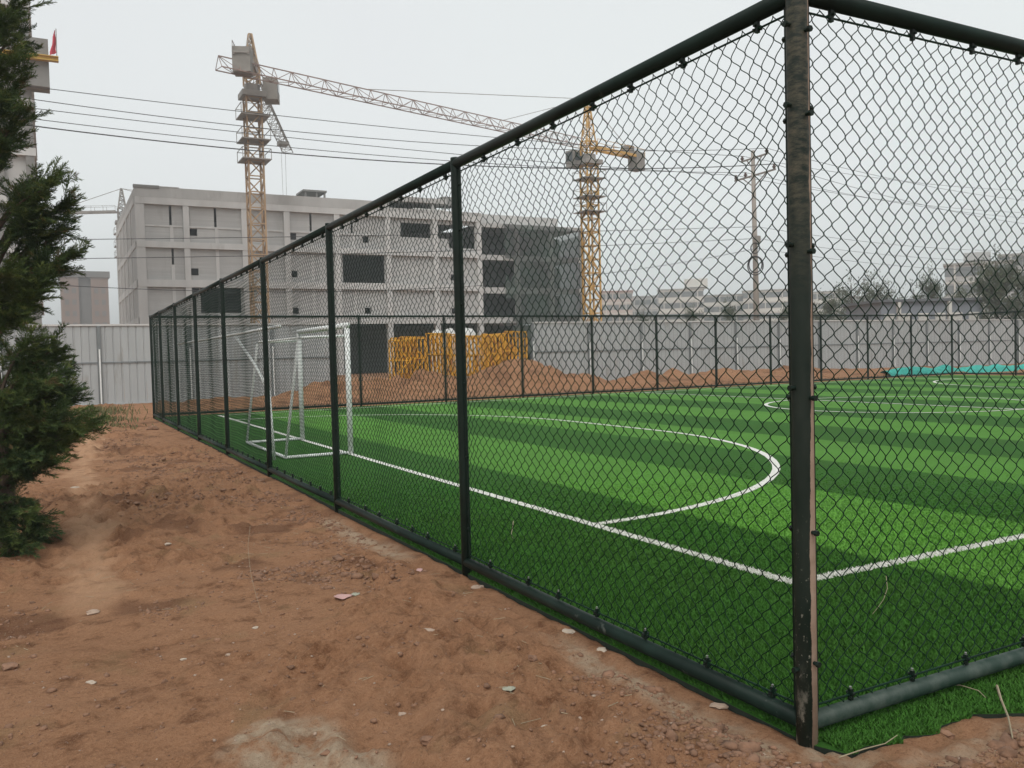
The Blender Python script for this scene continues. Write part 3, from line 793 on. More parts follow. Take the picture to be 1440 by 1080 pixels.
def crane(px, py, zj, w, jdir, jl, cl, apex, label, m_mast, m_jib, scale=1., cabside=1, cables=True, zbase=-.2, pend=None, cwd=2.4):
    r = empty('tower_crane', (px, py, 0), label, 'crane', 'tower cranes')
    j = Vector((jdir[0], jdir[1], 0)).normalized(); s = Vector((-j.y, j.x, 0))
    base = Vector((px, py, 0))
    nsec = max(8, int((zj-2)/(w*1.05)))
    lattice(MB(), (px, py, zbase), (px, py, zj-2.2), w, nsec, .15*scale*w/1.35, .10*scale*w/1.35).build('mast', m_mast, r)
    MB().box((px-w*.8, py-w*.8, zj-2.2), (px+w*.8, py+w*.8, zj-1.7)).tube([(px, py, zj-1.7), (px, py, zj-1.0)], w*.55, 12).build('slewing_ring', MT['crane_g'], r)
    # platforms round the mast
    for dz in (4.0, 6.2, 8.0):
        z = zj-dz; k = w*.95
        mb = MB().box((px-k, py-k, z), (px+k, py+k, z+.1))
        for sx in (-1, 1):
            mb.bar((px+sx*k, py-k, z+1), (px+sx*k, py+k, z+1), .05); mb.bar((px-k, py+sx*k, z+1), (px+k, py+sx*k, z+1), .05)
            for sy in (-1, 1): mb.bar((px+sx*k, py+sy*k, z), (px+sx*k, py+sy*k, z+1), .05)
        mb.build('platform', MT['crane_g'], r)
    lattice(MB(), (px, py, zj-1.0), (px, py, zj+.6), w*.9, 2, .15*scale, .1*scale).build('tower_top', m_mast, r)
    if apex: lattice(MB(), base+Vector((0, 0, zj+.6)), base+Vector((0, 0, apex)), w*.8, 5, .13*scale, .07*scale, w2=.25).build('tower_head', m_mast, r)
    a = base + j*w*.6 + Vector((0, 0, zj-.2)); e = base + j*jl + Vector((0, 0, zj-.2))
    lattice(MB(), a, e, 1.25*scale, max(8, int(jl/1.7)), .085*scale, .045*scale, tri=True).build('jib', m_jib, r)
    a2 = base - j*w*.6 + Vector((0, 0, zj)); e2 = base - j*cl + Vector((0, 0, zj))
    mb = MB()
    for k in (-1, 1):
        mb.bar(a2+s*k*.6, e2+s*k*.6, .16, .34); mb.bar(a2+s*k*.68+Vector((0, 0, 1)), e2+s*k*.68+Vector((0, 0, 1)), .05)
        for i in range(7):
            q = a2.lerp(e2, i/6)+s*k*.68; mb.bar(q, q+Vector((0, 0, 1)), .05)
    for i in range(9):
        q = a2.lerp(e2, i/8); mb.bar(q-s*.6, q+s*.6, .09)
    mb.build('counter_jib', m_mast if m_mast is MT['crane_y'] else m_jib, r)
    rot = Matrix.Translation(e2) @ Matrix.Rotation(math.atan2(j.y, j.x), 4, 'Z')
    for i in range(4):
        MB().box((.1+i*.42, -.75, -1.7*cwd/2.4), (.46+i*.42, .75, .55), rot).build('counterweight', MT['weight'], r)
    rot2_ = Matrix.Translation(e2+j*2.6+Vector((0, 0, .2))) @ Matrix.Rotation(math.atan2(j.y, j.x), 4, 'Z')
    MB().box((-.6, -.55, 0), (.7, .55, 1.0), rot2_).build('winch', MT['crane_g'], r)
    cb = base + s*cabside*(w*.75+.65) + j*.6 + Vector((0, 0, zj-2.3))
    rot3 = Matrix.Translation(cb) @ Matrix.Rotation(math.atan2(j.y, j.x), 4, 'Z')
    c_ = MB().box((-.9, -.65, 0), (.9, .65, 2.0), rot3).build('cab', MT['weight'], r)
    MB().box((.9, -.5, .7), (.93, .5, 1.8), rot3).box((-.6, -.68, .8), (.6, -.65, 1.7), rot3).box((-.6, .65, .8), (.6, .68, 1.7), rot3).build('window', MT['glass'], c_)
    top = base+Vector((0, 0, apex or zj+1.2))
    if apex:
        for f_ in (pend or (.45, .8)):
            MB().bar(top, base + j*jl*f_ + Vector((0, 0, zj+.9*scale)), .055*scale).build('pendant', MT['crane_g'], r)
        MB().bar(top, e2 + j*1.5 + Vector((0, 0, .3)), .055*scale).build('pendant', MT['crane_g'], r)
    if cables:
        hk = base + j*jl*.82 + Vector((0, 0, zj-.3)); zh = 11.
        mb = MB()
        for k in (-.25, .25): mb.bar(hk+s*k, Vector((hk.x, hk.y, zh))+s*k*.5, .035)
        mb.build('hoist_cable', MT['crane_g'], r)
        MB().box((hk.x-.6, hk.y-.6, hk.z-.25), (hk.x+.6, hk.y+.6, hk.z+.1)).build('trolley', MT['crane_g'], r)
        MB().box((hk.x-.25, hk.y-.25, zh-.7), (hk.x+.25, hk.y+.25, zh)).build('hook_block', MT['crane_y'], r)
    return r
c1 = crane(14.75, 79.5, 28.1, 1.35, (12.41, 34.26), 29.8, 5.9, 31.8, 'tower crane seen end on with its mast rising before the concrete building', MT['crane_o'], MT['crane_g'], 1., -1, True, cwd=2.2, pend=(.5,))
c2 = crane(56.3, 86.15, 26.7, 1.55, (-45.3, -12.1), 47.0, 10.2, 32.5, 'yellow tower crane right of the netted wing with its long jib reaching left', MT['crane_y'], MT['crane_r'], 1., -1, False, pend=(.30, .68))
c3 = crane(9.35, 162.6, 28.3, 1.5, (9.9, -5.2), 22, 13.5, 32.3, 'small distant tower crane at the left corner of the concrete building', MT['crane_g'], MT['crane_g'], 1.4, 1, False)

# ------------------------------------------------------------------ utility pole and wires
PX, PY = 35.3, 36.6
up_ = empty('utility_pole', (PX, PY, 0), 'slender concrete utility pole with two crossarms behind the hoarding', 'utility pole')
MB().tube([(PX, PY, -.2), (PX-.02, PY, 6), (PX-.1, PY, 13.5)], .21, 14, .11).build('pole', MT['pole'], up_, True)
_pl = atD(70, 125, 36); _pv = Vector((_pl[0]-PX, _pl[1]-PY, 0)).normalized(); ad = Vector((-_pv.y, _pv.x, 0))
if ad.y > 0: ad = -ad
ARM = []
for z, L in ((13.05, 1.15), (12.0, 1.8)):
    c = Vector((PX-.1, PY-.12, z)); MB().bar(c-ad*L, c+ad*L, .09).build('crossarm', MT['crane_g'], up_)
    MB().bar(c-ad*L*.6, c+Vector((0, .06, -.7)), .05).bar(c+ad*L*.6, c+Vector((0, .06, -.7)), .05).build('arm_brace', MT['crane_g'], up_)
    for k in (-.94, .94) if z > 13 else (-.94, -.45, .94):
        q = c+ad*L*k+Vector((0, 0, .045)); ARM.append(q+Vector((0, 0, .28)))
        MB().tube([q, q+Vector((0, 0, .06)), q+Vector((0, 0, .1)), q+Vector((0, 0, .17)), q+Vector((0, 0, .28))], .07, 10).tube([q+Vector((0, 0, .08)), q+Vector((0, 0, .16))], .11, 10).build('insulator', MT['insul'], up_)
for z, r_ in ((6.55, .45), (6.6, .38), (7.6, .25)):
    c = Vector((PX-.3, PY-.28, z))
    MB().tube([c+Vector((r_*math.cos(a)*.72, -r_*math.cos(a)*.69, r_*1.25*math.sin(a))) for a in np.linspace(0, 2*math.pi, 25)], .035, 6).build('cable_coil', MT['dark'], up_)
MB().box((PX-.26, PY-.34, 7.9), (PX+.1, PY-.2, 8.35)).build('junction_box', MT['crane_g'], up_)
PL = atD(70, 125, 36)
pdir = np.array([PL[0]-PX, PL[1]-PY]); pdir /= np.linalg.norm(pdir)
def wire_on_plane(px, o):                                # ray(px) met with the vertical plane through o along pdir
    nrm = np.array([-pdir[1], pdir[0], 0.]); d = ray(*px); t = ((o-CO)@nrm)/(d@nrm); return CO+d*t
LW_ = [((70, 125), (480, 172), 0), ((70, 143), (480, 191), 1), ((70, 155), (480, 201), 2), ((70, 170), (480, 214), 3), ((70, 180), (480, 222), 4)]
names_ = ['topmost', 'second', 'middle', 'fourth', 'lowest']
ATT = [ARM[0], ARM[1], ARM[2], ARM[3], ARM[4]]
ATT = sorted(ATT, key=lambda q: -q.z)
def fit_wire(att, p1, p2, z_end=None):
    o = np.array(att); a = wire_on_plane(p1, o); c = wire_on_plane(p2, o)
    s = lambda q: (q[:2]-o[:2])@pdir
    co = np.polyfit([0, s(c), s(a)], [o[2], c[2], a[2]], 2); smax = s(a)*1.35
    pts = [(o[0]+pdir[0]*t, o[1]+pdir[1]*t, np.polyval(co, t)) for t in np.linspace(0, smax, 40)]
    return pts
def right_wire(att, y):
    e = Vector(atD(1470, y, 76)); a = Vector(att); n = 16
    return [tuple(a.lerp(e, t) - Vector((0, 0, 1.0*4*t*(1-t)*.5))) for t in np.linspace(0, 1, n)]
for (a, c, i), att, yr in zip(LW_, ATT, (268, 284, 300, 308, 318)):
    w = empty('power_cable', att, f'{names_[i]} of the five dark power cables crossing the sky from the utility pole', 'cable', 'overhead cables')
    MB().tube(fit_wire(att, a, c), .017 if i < 4 else .026, 5).build('span', MT['cable'], w)
    MB().tube(right_wire(att, yr), .014, 5).build('span', MT['cable'], w)
for i, (p1, p2, zz_) in enumerate((((80, 337), (409, 333), 8.9), ((80, 364), (340, 360), 8.2), ((100, 402), (330, 410), 7.6))):
    att = Vector((PX-.1, PY-.22, zz_))
    MB_ = MB().tube(fit_wire(att, p1, p2), .016, 5)
    MB_.tube(right_wire(att, (352, 366, 380)[i]), .012, 5)
    tag(MB_.build('communication_cable', MT['cable'], off=att), ('upper', 'middle', 'lower')[i]+' of three low thin cables crossing in front of the concrete building', 'cable', 'low cables')

# ------------------------------------------------------------------ yellow guard panels
def guard_mesh(w, h, kind):
    fr = MB()
    for x in (0, w): fr.bar((x, 0, 0), (x, 0, h), .05)
    for z in (0, h*.5, h): fr.bar((0, 0, z), (w, 0, z), .05)
    ba = MB(); n = int(w/.17)
    for i in range(1, n): ba.bar((w*i/n, 0, 0), (w*i/n, 0, h), .040)
    if kind: fr.bar((0, .02, 0), (w, .02, h*.5), .045).bar((w, .02, h*.5), (0, .02, h), .045)
    a = fr.mesh('frame'); a.materials.append(MT['yellow']); c = ba.mesh('bars'); c.materials.append(MT['yellow']); return a, c
GP = [guard_mesh(1.15, 1.80, 0), guard_mesh(.90, 1.72, 1), guard_mesh(1.5, 1.65, 1)]
glab = {'a': 'yellow steel guard panel in the left stack on the spoil bank', 'b': 'yellow steel guard panel in the middle stack on the spoil bank', 'c': 'yellow steel guard panel leaning half buried at the right end of the stack'}
def guard(kind, x, y, z, rz, tilt, key):
    g = empty('guard_panel', (x, y, z), glab[key], 'barrier', {'a': 'left stack of yellow guard panels', 'b': 'middle stack of yellow guard panels', 'c': 'leaning yellow guard panels'}[key])
    for nm, me in zip(('frame', 'bars'), GP[kind]):
        o = bpy.data.objects.new(nm, me); COL.objects.link(o); o.parent = g; 
        if nm == 'bars': o['kind'] = 'stuff'
    g.rotation_euler = (tilt[0], tilt[1], rz)
for k in range(4):
    guard(0 if k % 2 else 1, 9.85+.22*k+(0 if k % 2 else .0), 31.6+.16*k, .62+random.uniform(-.05, .05), random.uniform(-.12, .12), (random.uniform(-.10, .02), random.uniform(-.03, .03)), 'a')
for k in range(1): guard(1, 10.66+.04*k, 31.7+.2*k, .66, random.uniform(-.1, .1), (-.05, .01), 'a')
for k in range(3):
    guard(1 if k % 2 else 0, 11.62+.22*k, 31.7+.16*k, .78+random.uniform(-.05, .05), random.uniform(-.12, .12), (random.uniform(-.10, .02), random.uniform(-.03, .03)), 'b')
for k in range(2): guard(1, 12.85+.42*k, 32.0+.15*k, .72, random.uniform(-.1, .1), (-.04, random.uniform(-.05, .05)), 'b')
for k in range(6):
    guard(2 if k % 2 else 1, 13.75+.36*k, 31.9+.17*k, .80+random.uniform(-.1, .06), random.uniform(-.12, .12), (random.uniform(-.18, .0), random.uniform(-.10, .10)), 'c')
for k in range(1): guard(0, 15.75+.12*k, 32.4+.2*k, .85, .05, (-.05, .03), 'c')
def sack(x, y, z, sx, sy, sz, label, seed):
    mb = MB(); n, m = 12, 9
    for j in range(m):
        ph = -math.pi/2+math.pi*j/(m-1)
        for i in range(n):
            th = 2*math.pi*i/n
            c = math.copysign(abs(math.cos(ph))**.5, math.cos(ph)); q = lambda t: math.copysign(abs(t)**.7, t)
            wv = 1+.10*float(vnoise(np.array(i*1.3+seed), np.array(j*1.1), 60+seed, 1))
            mb.v.append((x+sx*c*q(math.cos(th))*wv, y+sy*c*q(math.sin(th))*wv, z+sz*math.copysign(abs(math.sin(ph))**.6, math.sin(ph))*wv))
    for j in range(m-1):
        for i in range(n): mb.f.append((j*n+i, j*n+(i+1) % n, (j+1)*n+(i+1) % n, (j+1)*n+i))
    tag(mb.build('bulk_bag', MT['bundle'], None, True, off=(x, y, z-sz)), label, 'sack', 'white bulk bags behind the guard panels')
sack(13.0, 33.8, 1.6, .26, .4, 1.2, 'narrow white bulk bag showing above the middle yellow panels', 1)
sack(13.62, 33.8, 1.65, .24, .4, 1.2, 'white bulk bag left of the second fence post above the yellow panels', 2)
sack(14.65, 34.2, 1.55, .50, .5, 1.3, 'broad white bulk bag right of the second fence post behind the yellow panels', 3)

# ------------------------------------------------------------------ teal net strip
mb = MB(); xs = np.linspace(33.6, 52, 150); pr2 = [(-.45, 0), (-.36, .2), (-.2, .36), (0, .42), (.22, .36), (.4, .2), (.5, 0)]
for x in xs:
    s = .75+.55*(float(vnoise(np.array(x), np.array(1.), 71, 1.1))+.5)
    for k, (y, z) in enumerate(pr2):
        mb.v.append((x, 26.2+y+.25*float(vnoise(np.array(x), np.array(k*.6), 72, .7)), -.05+z*s+.06*float(vnoise(np.array(x), np.array(k*.9), 73, 3.))))
for i in range(len(xs)-1):
    for k in range(6): mb.f.append((i*7+k, (i+1)*7+k, (i+1)*7+k+1, i*7+k+1))
tag(mb.build('dust_net', MT['teal'], None, True, off=(42, 26.2, 0)), 'crumpled teal dust net heaped along the foot of the far right fence', 'net')

# ------------------------------------------------------------------ distant buildings
WIN = {}
def winmesh(w, h, mat):
    k = (w, h, mat.name)
    if k not in WIN:
        mb = MB().box((-w/2, -.05, 0), (w/2, .08, h)); me = mb.mesh('window'); me.materials.append(mat); WIN[k] = me
    return WIN[k]
def block(x, y, w, d, h, rz, mat, label, floors, cols, roof=None, name='apartment_building', group='distant apartment blocks', ww=1.5, wh=1.4, gm=None, setb=None, roofh=.7):
    r = empty(name, (x, y, 0), label, 'building', group); r.rotation_euler.z = rz
    me = MB().box((-w/2, 0, -.3), (w/2, d, h)).mesh('wall'); me.materials.append(mat)
    o = bpy.data.objects.new('wall', me); COL.objects.link(o); o.parent = r
    me = MB().box((-w/2-.3, -.3, h), (w/2+.3, d+.3, h+roofh)).mesh('roof'); me.materials.append(roof or MT['pale_roof'])
    o = bpy.data.objects.new('roof', me); COL.objects.link(o); o.parent = r
    if setb:
        me = MB().box((setb[0], 2, h+.7), (setb[1], d-2, h+.7+setb[2])).mesh('stair_head'); me.materials.append(mat)
        o = bpy.data.objects.new('stair_head', me); COL.objects.link(o); o.parent = r
    fh = h/floors
    wm = winmesh(ww, wh, gm or MT['hazy_glass'])
    for f_ in range(floors):
        for c in range(cols):
            o = bpy.data.objects.new('window', wm); COL.objects.link(o); o.parent = r
            o.location = (-w/2+w*(c+.5)/cols, -.001, f_*fh+fh*(.35 if floors > 1 else .66))
    me = MB()
    for c in range(1, cols, 3): me.box((-w/2+w*c/cols-.12, -.28, 0), (-w/2+w*c/cols+.12, -.002, h-.02))
    for f_ in range(1, floors): me.box((-w/2, -.14, f_*fh-.12), (w/2, -.003, f_*fh+.12))
    q = me.mesh('trim'); q.materials.append(MT['apart']); o = bpy.data.objects.new('trim', q); COL.objects.link(o); o.parent = r; o['kind'] = 'stuff'
    return r
def bl(px0, px1, ytop, D, *a, **k):
    c = atD((px0+px1)/2, ytop, D); w = (px1-px0)/CAM['f']*D
    return block(c[0], c[1], w, 12, c[2]-.3, -CAM['yaw']-math.atan(((px0+px1)/2-720)/CAM['f']), *a, roofh=.3, **k)
bl(843, 889, 409, 235, MT['apart2'], 'pinkish distant apartment block with a reddish roof just right of the yellow crane', 6, 5, MT['roof_red'])
bl(884, 932, 416, 250, MT['apart3'], 'low grey distant apartment block second from the yellow crane', 5, 6)
bl(926, 988, 406, 225, MT['apart'], 'pale distant apartment block with a stair head left of the utility pole', 6, 8, setb=(1, 7, 2.2))
bl(982, 1050, 414, 240, MT['apart'], 'long pale distant apartment block immediately left of the utility pole', 6, 9)
bl(1046, 1122, 407, 230, MT['apart'], 'cream distant apartment block between the utility pole and the corner post', 6, 10)
bl(1118, 1180, 410, 240, MT['apart'], 'pale distant apartment block just right of the corner post', 6, 8)
bl(1176, 1250, 416, 260, MT['apart3'], 'faint grey distant apartment block behind the left group of trees', 5, 9)
bl(1246, 1335, 420, 250, MT['apart'], 'faint pale distant apartment block behind the narrow dark trees', 5, 10)
bl(1334, 1420, 368, 135, MT['apart3'], 'larger grey block with a roof room above the trees at far right', 5, 7, setb=(-2.2, 1.6, 1.3))
bl(1416, 1560, 352, 130, MT['apart3'], 'tallest grey block at the right edge of the view', 6, 10)
lo = atD(1310, 420, 66)
block(lo[0], lo[1], 8.0, 6, lo[2]-.2, -.44, MT['low_wall'], 'low blue grey shed with a flat dark roof and pale windows behind the hoarding', 1, 6, MT['low_roof'], 'shed', None, .8, .75, MT['apart'], roofh=.2)

# ------------------------------------------------------------------ vegetation
def leaf_mesh(centres, n, size, spread, up=.3, name='foliage'):
    C_ = np.repeat(np.array(centres), n, 0); k = len(C_)
    C_ = C_ + rng.normal(0, 1, (k, 3))*spread
    d = rng.normal(0, 1, (k, 3)); d[:, 2] += up*2; d /= np.linalg.norm(d, axis=1)[:, None]
    e = np.cross(d, rng.normal(0, 1, (k, 3))); e /= np.linalg.norm(e, axis=1)[:, None]
    L = size*(.6+.8*rng.random(k))[:, None]; w = L*.32
    v = np.stack([C_-d*L/2, C_+e*w/2, C_+d*L/2, C_-e*w/2], 1).reshape(-1, 3)
    return v, np.arange(k*4).reshape(-1, 4)
def far_tree(px, ytop, D, hw, label, ascending=True, density=1., trunk=.16):
    top = atD(px, ytop, D); x, y, H = float(top[0]), float(top[1]), float(top[2])
    r = empty('tree', (x, y, 0), label, 'tree', 'trees behind the hoarding')
    tr_ = MB(); tr_.tube([(x, y, -.2), (x+.1, y, H*.4), (x, y, H*.9)], trunk, 7, .03)
    cen = []
    wpx = hw/CAM['f']*D
    nb_ = int(44*density)
    for i in range(nb_):
        z0 = H*(.18+.6*random.random()); a = random.uniform(0, 2*math.pi)
        rise = random.uniform(.5, 1.2) if ascending else random.uniform(.05, .6)
        prof = math.sin(math.pi*min(1, (z0/H)*.75+.18))**.7
        L = wpx*prof*random.uniform(.55, 1.1)
        e = Vector((x+math.cos(a)*L, y+math.sin(a)*L, min(H*1.0, z0+L*rise)))
        s_ = Vector((x, y, z0)); m_ = s_.lerp(e, .5)+Vector((0, 0, -.1*L))
        tr_.tube([s_, m_, e], .045, 4, .012)
        for t in np.linspace(.3, 1.05, 9):
            q = s_.lerp(m_, t*2) if t < .5 else m_.lerp(e, t*2-1); cen.append(tuple(q))
    for t in np.linspace(.6, 1., 10): cen.append((x, y, H*t))
    tr_.build('trunk', MT['bark'], r)
    v, f = leaf_mesh(cen, 13, .24, .24, .6)
    me = np_mesh('crown', v-np.array([x, y, 0]), f, 4); me.materials.append(MT['fartree'])
    tag(link('crown', me, r, (x, y, 0)))
far_tree(1197, 388, 80, 30, 'broad dull green tree just right of the corner post above the hoarding', True)
far_tree(1232, 385, 82, 24, 'dull green tree with upright leaders beside the broad tree', True)
far_tree(1168, 412, 84, 22, 'low bushy tree tucked against the corner post above the hoarding', True, .7)
far_tree(1308, 372, 80, 20, 'narrow dark tree with two spiky leaders above the shed', True, .8)
far_tree(1285, 400, 82, 18, 'small bushy tree left of the spiky narrow tree', True, .6)
far_tree(1400, 352, 66, 34, 'large thin crowned tree before the grey block at far right', True, 1.1)
far_tree(1448, 360, 64, 34, 'thin crowned tree cut by the right edge of the view', True, 1.)
far_tree(1022, 420, 90, 13, 'small sparse tree left of the utility pole above the hoarding', True, .5)
far_tree(1102, 424, 92, 12, 'small sparse shrub left of the corner post above the hoarding', True, .4)

far_tree(1140, 418, 88, 20, 'rounded small tree hidden mostly by the corner post', True, .6)
far_tree(1262, 408, 86, 20, 'low dull tree between the broad tree and the spiky narrow tree', True, .6)
far_tree(1348, 396, 74, 22, 'thin dull tree in front of the left end of the grey block', True, .7)
far_tree(975, 424, 110, 16, 'small far shrub below the pale block with the stair head', True, .5)
far_tree(905, 428, 110, 14, 'small far shrub right of the yellow crane above the hoarding', True, .4)
# juniper at the left edge
def spray_proto(seed):
    q = np.random.default_rng(seed); T = []
    def leaf(p, d, L, w):
        e = np.cross(d, q.normal(0, 1, 3)); e /= np.linalg.norm(e)
        T.append([p-e*w, p+e*w, p+d*L])
    L = .21
    ax = np.array([1., 0, 0])
    for i in range(13):
        t = .10+.9*i/12; p = ax*L*t + np.array([0, 0, -.012*t*t])
        for sgn in (-1, 1):
            d = np.array([.80, sgn*(.62+.2*q.random()), q.normal(0, .28)]); d /= np.linalg.norm(d)
            l2 = .085*(1.15-t*.65)*(.7+.6*q.random())
            for k in range(6):
                b0 = p+d*l2*k/6
                for s2 in (-1, 1):
                    dd = d + np.array([.15, s2*.55, q.normal(0, .4)]); dd /= np.linalg.norm(dd)
                    leaf(b0, dd, .024*(.7+.6*q.random()), .0028)
            leaf(p+d*l2*.5, d, l2*.55, .0022)
    leaf(ax*L*.05, ax, L, .003)
    return np.array(T).reshape(-1, 3)
PROTO = [spray_proto(s) for s in (1, 2, 3, 4)]
jb = onZ(8, 772, -.03); JX, JY = float(jb[0]), float(jb[1])
ju = empty('conifer_tree', (JX, JY, -.05), 'dark green juniper with ragged drooping sprays at the left edge of the dirt', 'tree')
DJ = float((np.array([JX, JY, 0])-CO)@FW)
tk = MB(); TOPZ = 5.4
tk.tube([(JX, JY, -.15), (JX+.03, JY, .5), (JX-.03, JY+.02, 1.6), (JX+.02, JY, 3.2), (JX, JY, TOPZ)], .085, 9, .015)
SP = []                                                   # (pos, dir, scale)
def jbranch(z0, tip, n, spread=.10, start=.25):
    s_ = np.array([JX, JY, z0]); tip = np.array(tip, float); d = tip-s_; L = np.linalg.norm(d)
    mid = s_+d*.5+np.array([0, 0, .10*L]); pts = [tuple(s_), tuple(mid), tuple(tip)]
    tk.tube([s_, s_+(mid-s_)*.5+np.array([0, 0, .02*L]), mid, mid+(tip-mid)*.5+np.array([0, 0, .02*L]), tip], .020, 5, .004)
    for i in range(n):
        t = start+(1-start)*(i+rng.random())/n; t = min(t, 1.)
        p = (1-t)**2*s_+2*t*(1-t)*(mid+np.array([0, 0, .05*L]))+t*t*tip
        tang = (tip-s_)/L
        wob_ = rng.normal(0, 1, 3)*(.65-.25*t); wob_[2] = wob_[2]*.7+.05
        wob_[2] -= .18*t; dd = tang+wob_; dd /= np.linalg.norm(dd)
        sp = spread*(1.25-t)
        SP.append((p+rng.normal(0, 1, 3)*sp*.55, dd, (.60+.6*rng.random())))
def tipat(x, y, dd=0.): return atD(x-24, y+6, DJ+dd)
VIS = [ # (tip px, base height, sprays, depth offset)
 ((52, 4), 4.35, 34, 0), ((30, 30), 4.2, 34, -.3), ((58, 42), 4.15, 22, .1), ((36, 85), 3.9, 34, -.3), ((42, 118), 3.6, 30, .1), ((22, 140), 3.5, 26, -.4),
 ((56, 160), 3.35, 34, -.1), ((40, 190), 3.2, 34, .2), ((26, 208), 3.0, 30, -.3), ((30, 130), 3.7, 26, .4),
 ((97, 244), 2.75, 46, -.1), ((112, 288), 2.6, 54, .1), ((82, 262), 2.7, 42, -.4), ((70, 300), 2.4, 42, -.3), ((60, 285), 2.5, 40, .3), ((105, 318), 2.3, 36, 0),
 ((122, 356), 2.1, 46, -.1), ((104, 372), 2.05, 46, .2), ((92, 340), 2.2, 44, .3), ((80, 402), 1.9, 44, -.2), ((60, 425), 1.85, 40, .1), ((42, 445), 1.8, 32, -.2), ((24, 452), 1.8, 30, .2), ((28, 380), 2.0, 40, -.4),
 ((84, 486), 1.25, 44, .1), ((60, 478), 1.3, 34, -.3), ((99, 522), 1.1, 50, -.1), ((88, 500), 1.2, 44, .3), ((70, 540), 1.0, 44, -.4), ((104, 560), .9, 40, .1), ((132, 592), .62, 42, .1), ((116, 606), .55, 46, -.1), ((92, 620), .5, 46, .2),
 ((84, 646), .45, 40, -.2), ((55, 640), .5, 44, -.4), ((50, 590), .7, 44, -.3), ((30, 560), .9, 40, -.45), ((28, 655), .42, 30, .1), ((35, 610), .62, 40, .4), ((96, 545), .95, 46, -.2), ((108, 585), .75, 46, -.35), ((80, 575), .85, 46, .3), ((70, 605), .65, 46, -.1), ((45, 520), 1.1, 44, .2), ((100, 600), .6, 40, .35),
 ((62, 735), .30, 34, -.1), ((48, 715), .35, 34, -.3), ((70, 760), .2, 30, .1), ((40, 765), .16, 30, -.35), ((20, 745), .25, 26, -.4), ((14, 700), .4, 22, .2),
]
for (px, py), zb_, n, dd in VIS: jbranch(zb_, tipat(px+(14 if py > 480 else 0), py, dd), int(n*(.95 if 240 < py < 700 else .8)))
for i in range(60):                                       # the other sides of the crown
    z0 = random.uniform(.3, 5.1); a = random.uniform(math.pi*.72, math.pi*1.45)
    rr_ = (.85 if z0 < 3 else .85*(5.6-z0)/2.6+.1)*random.uniform(.5, .9)
    jbranch(z0, (JX+math.cos(a)*rr_, JY+math.sin(a)*rr_, z0+random.uniform(.05, .4)), 20)
for z in np.arange(4.4, 5.5, .05):
    SP.append((np.array([JX, JY, z]), np.array([random.uniform(-.6, .6), random.uniform(-.6, .6), 1.]), .9))
tk.build('trunk', MT['bark'], ju)
VV = []
for p, d, s_ in SP:
    P = PROTO[rng.integers(4)]
    d = d/np.linalg.norm(d); u = np.cross(np.array([0, 0, 1.])+rng.normal(0, .35, 3), d); u /= np.linalg.norm(u); w_ = np.cross(d, u)
    VV.append(p+(P[:, :1]*d+P[:, 1:2]*u+P[:, 2:]*w_)*s_)
VV = np.concatenate(VV)
me = np_mesh('foliage', VV-np.array([JX, JY, -.05]), np.arange(len(VV)).reshape(-1, 3), 3); me.materials.append(MT['juniper'])
link('foliage', me, ju, (JX, JY, -.05))

def weed(px, py, h, n, label, spread):
    c = onZ(px, py); z = gz(c[0], c[1]); mb = MB()
    for i in range(n):
        a = random.uniform(0, 6.28); r_ = abs(random.gauss(0, spread)); x, y = c[0]+r_*math.cos(a), c[1]+r_*math.sin(a)
        hh = h*random.uniform(.5, 1); w = .011; b_ = random.uniform(0, 6.28); ex, ey = math.cos(b_)*hh*.5, math.sin(b_)*hh*.5
        zz_ = gz(x, y) - .01
        mb.add([(x-w, y, zz_), (x+w, y, zz_), (x+ex*.5+w, y+ey*.5, zz_+hh*.6), (x+ex*.5-w, y+ey*.5, zz_+hh*.6), (x+ex, y+ey, zz_+hh)], [(0, 1, 2, 3), (3, 2, 4)])
    tag(mb.build('weed_clump', MT['weed'], None, off=(c[0], c[1], z)), label, 'weeds', 'weeds at the hoarding foot', 'stuff')
weed(128, 584, .34, 420, 'green weeds at the hoarding foot beside the juniper tip', .75)
weed(146, 592, .20, 220, 'low yellowing weeds below the white hoarding brace', .5)
weed(160, 600, .10, 120, 'sparse dry weeds in front of the hoarding left of the fence end', .6)

# ------------------------------------------------------------------ stones, clods, litter
ICO_V = []
_t = (1+5**.5)/2
ICO = np.array([(-1,_t,0),(1,_t,0),(-1,-_t,0),(1,-_t,0),(0,-1,_t),(0,1,_t),(0,-1,-_t),(0,1,-_t),(_t,0,-1),(_t,0,1),(-_t,0,-1),(-_t,0,1)])/math.sqrt(1+_t*_t)
ICF = np.array([(0,11,5),(0,5,1),(0,1,7),(0,7,10),(0,10,11),(1,5,9),(5,11,4),(11,10,2),(10,7,6),(7,1,8),(3,9,4),(3,4,2),(3,2,6),(3,6,8),(3,8,9),(4,9,5),(2,4,11),(6,2,10),(8,6,7),(9,8,1)])
def path_d(x, y):
    d_ = np.full(x.shape, 9.)
    for a, c in zip(PATH[:-1], PATH[1:]):
        v = c-a; t = np.clip(((x-a[0])*v[0]+(y-a[1])*v[1])/(v@v), 0, 1); d_ = np.minimum(d_, np.hypot(x-a[0]-t*v[0], y-a[1]-t*v[1]))
    return d_
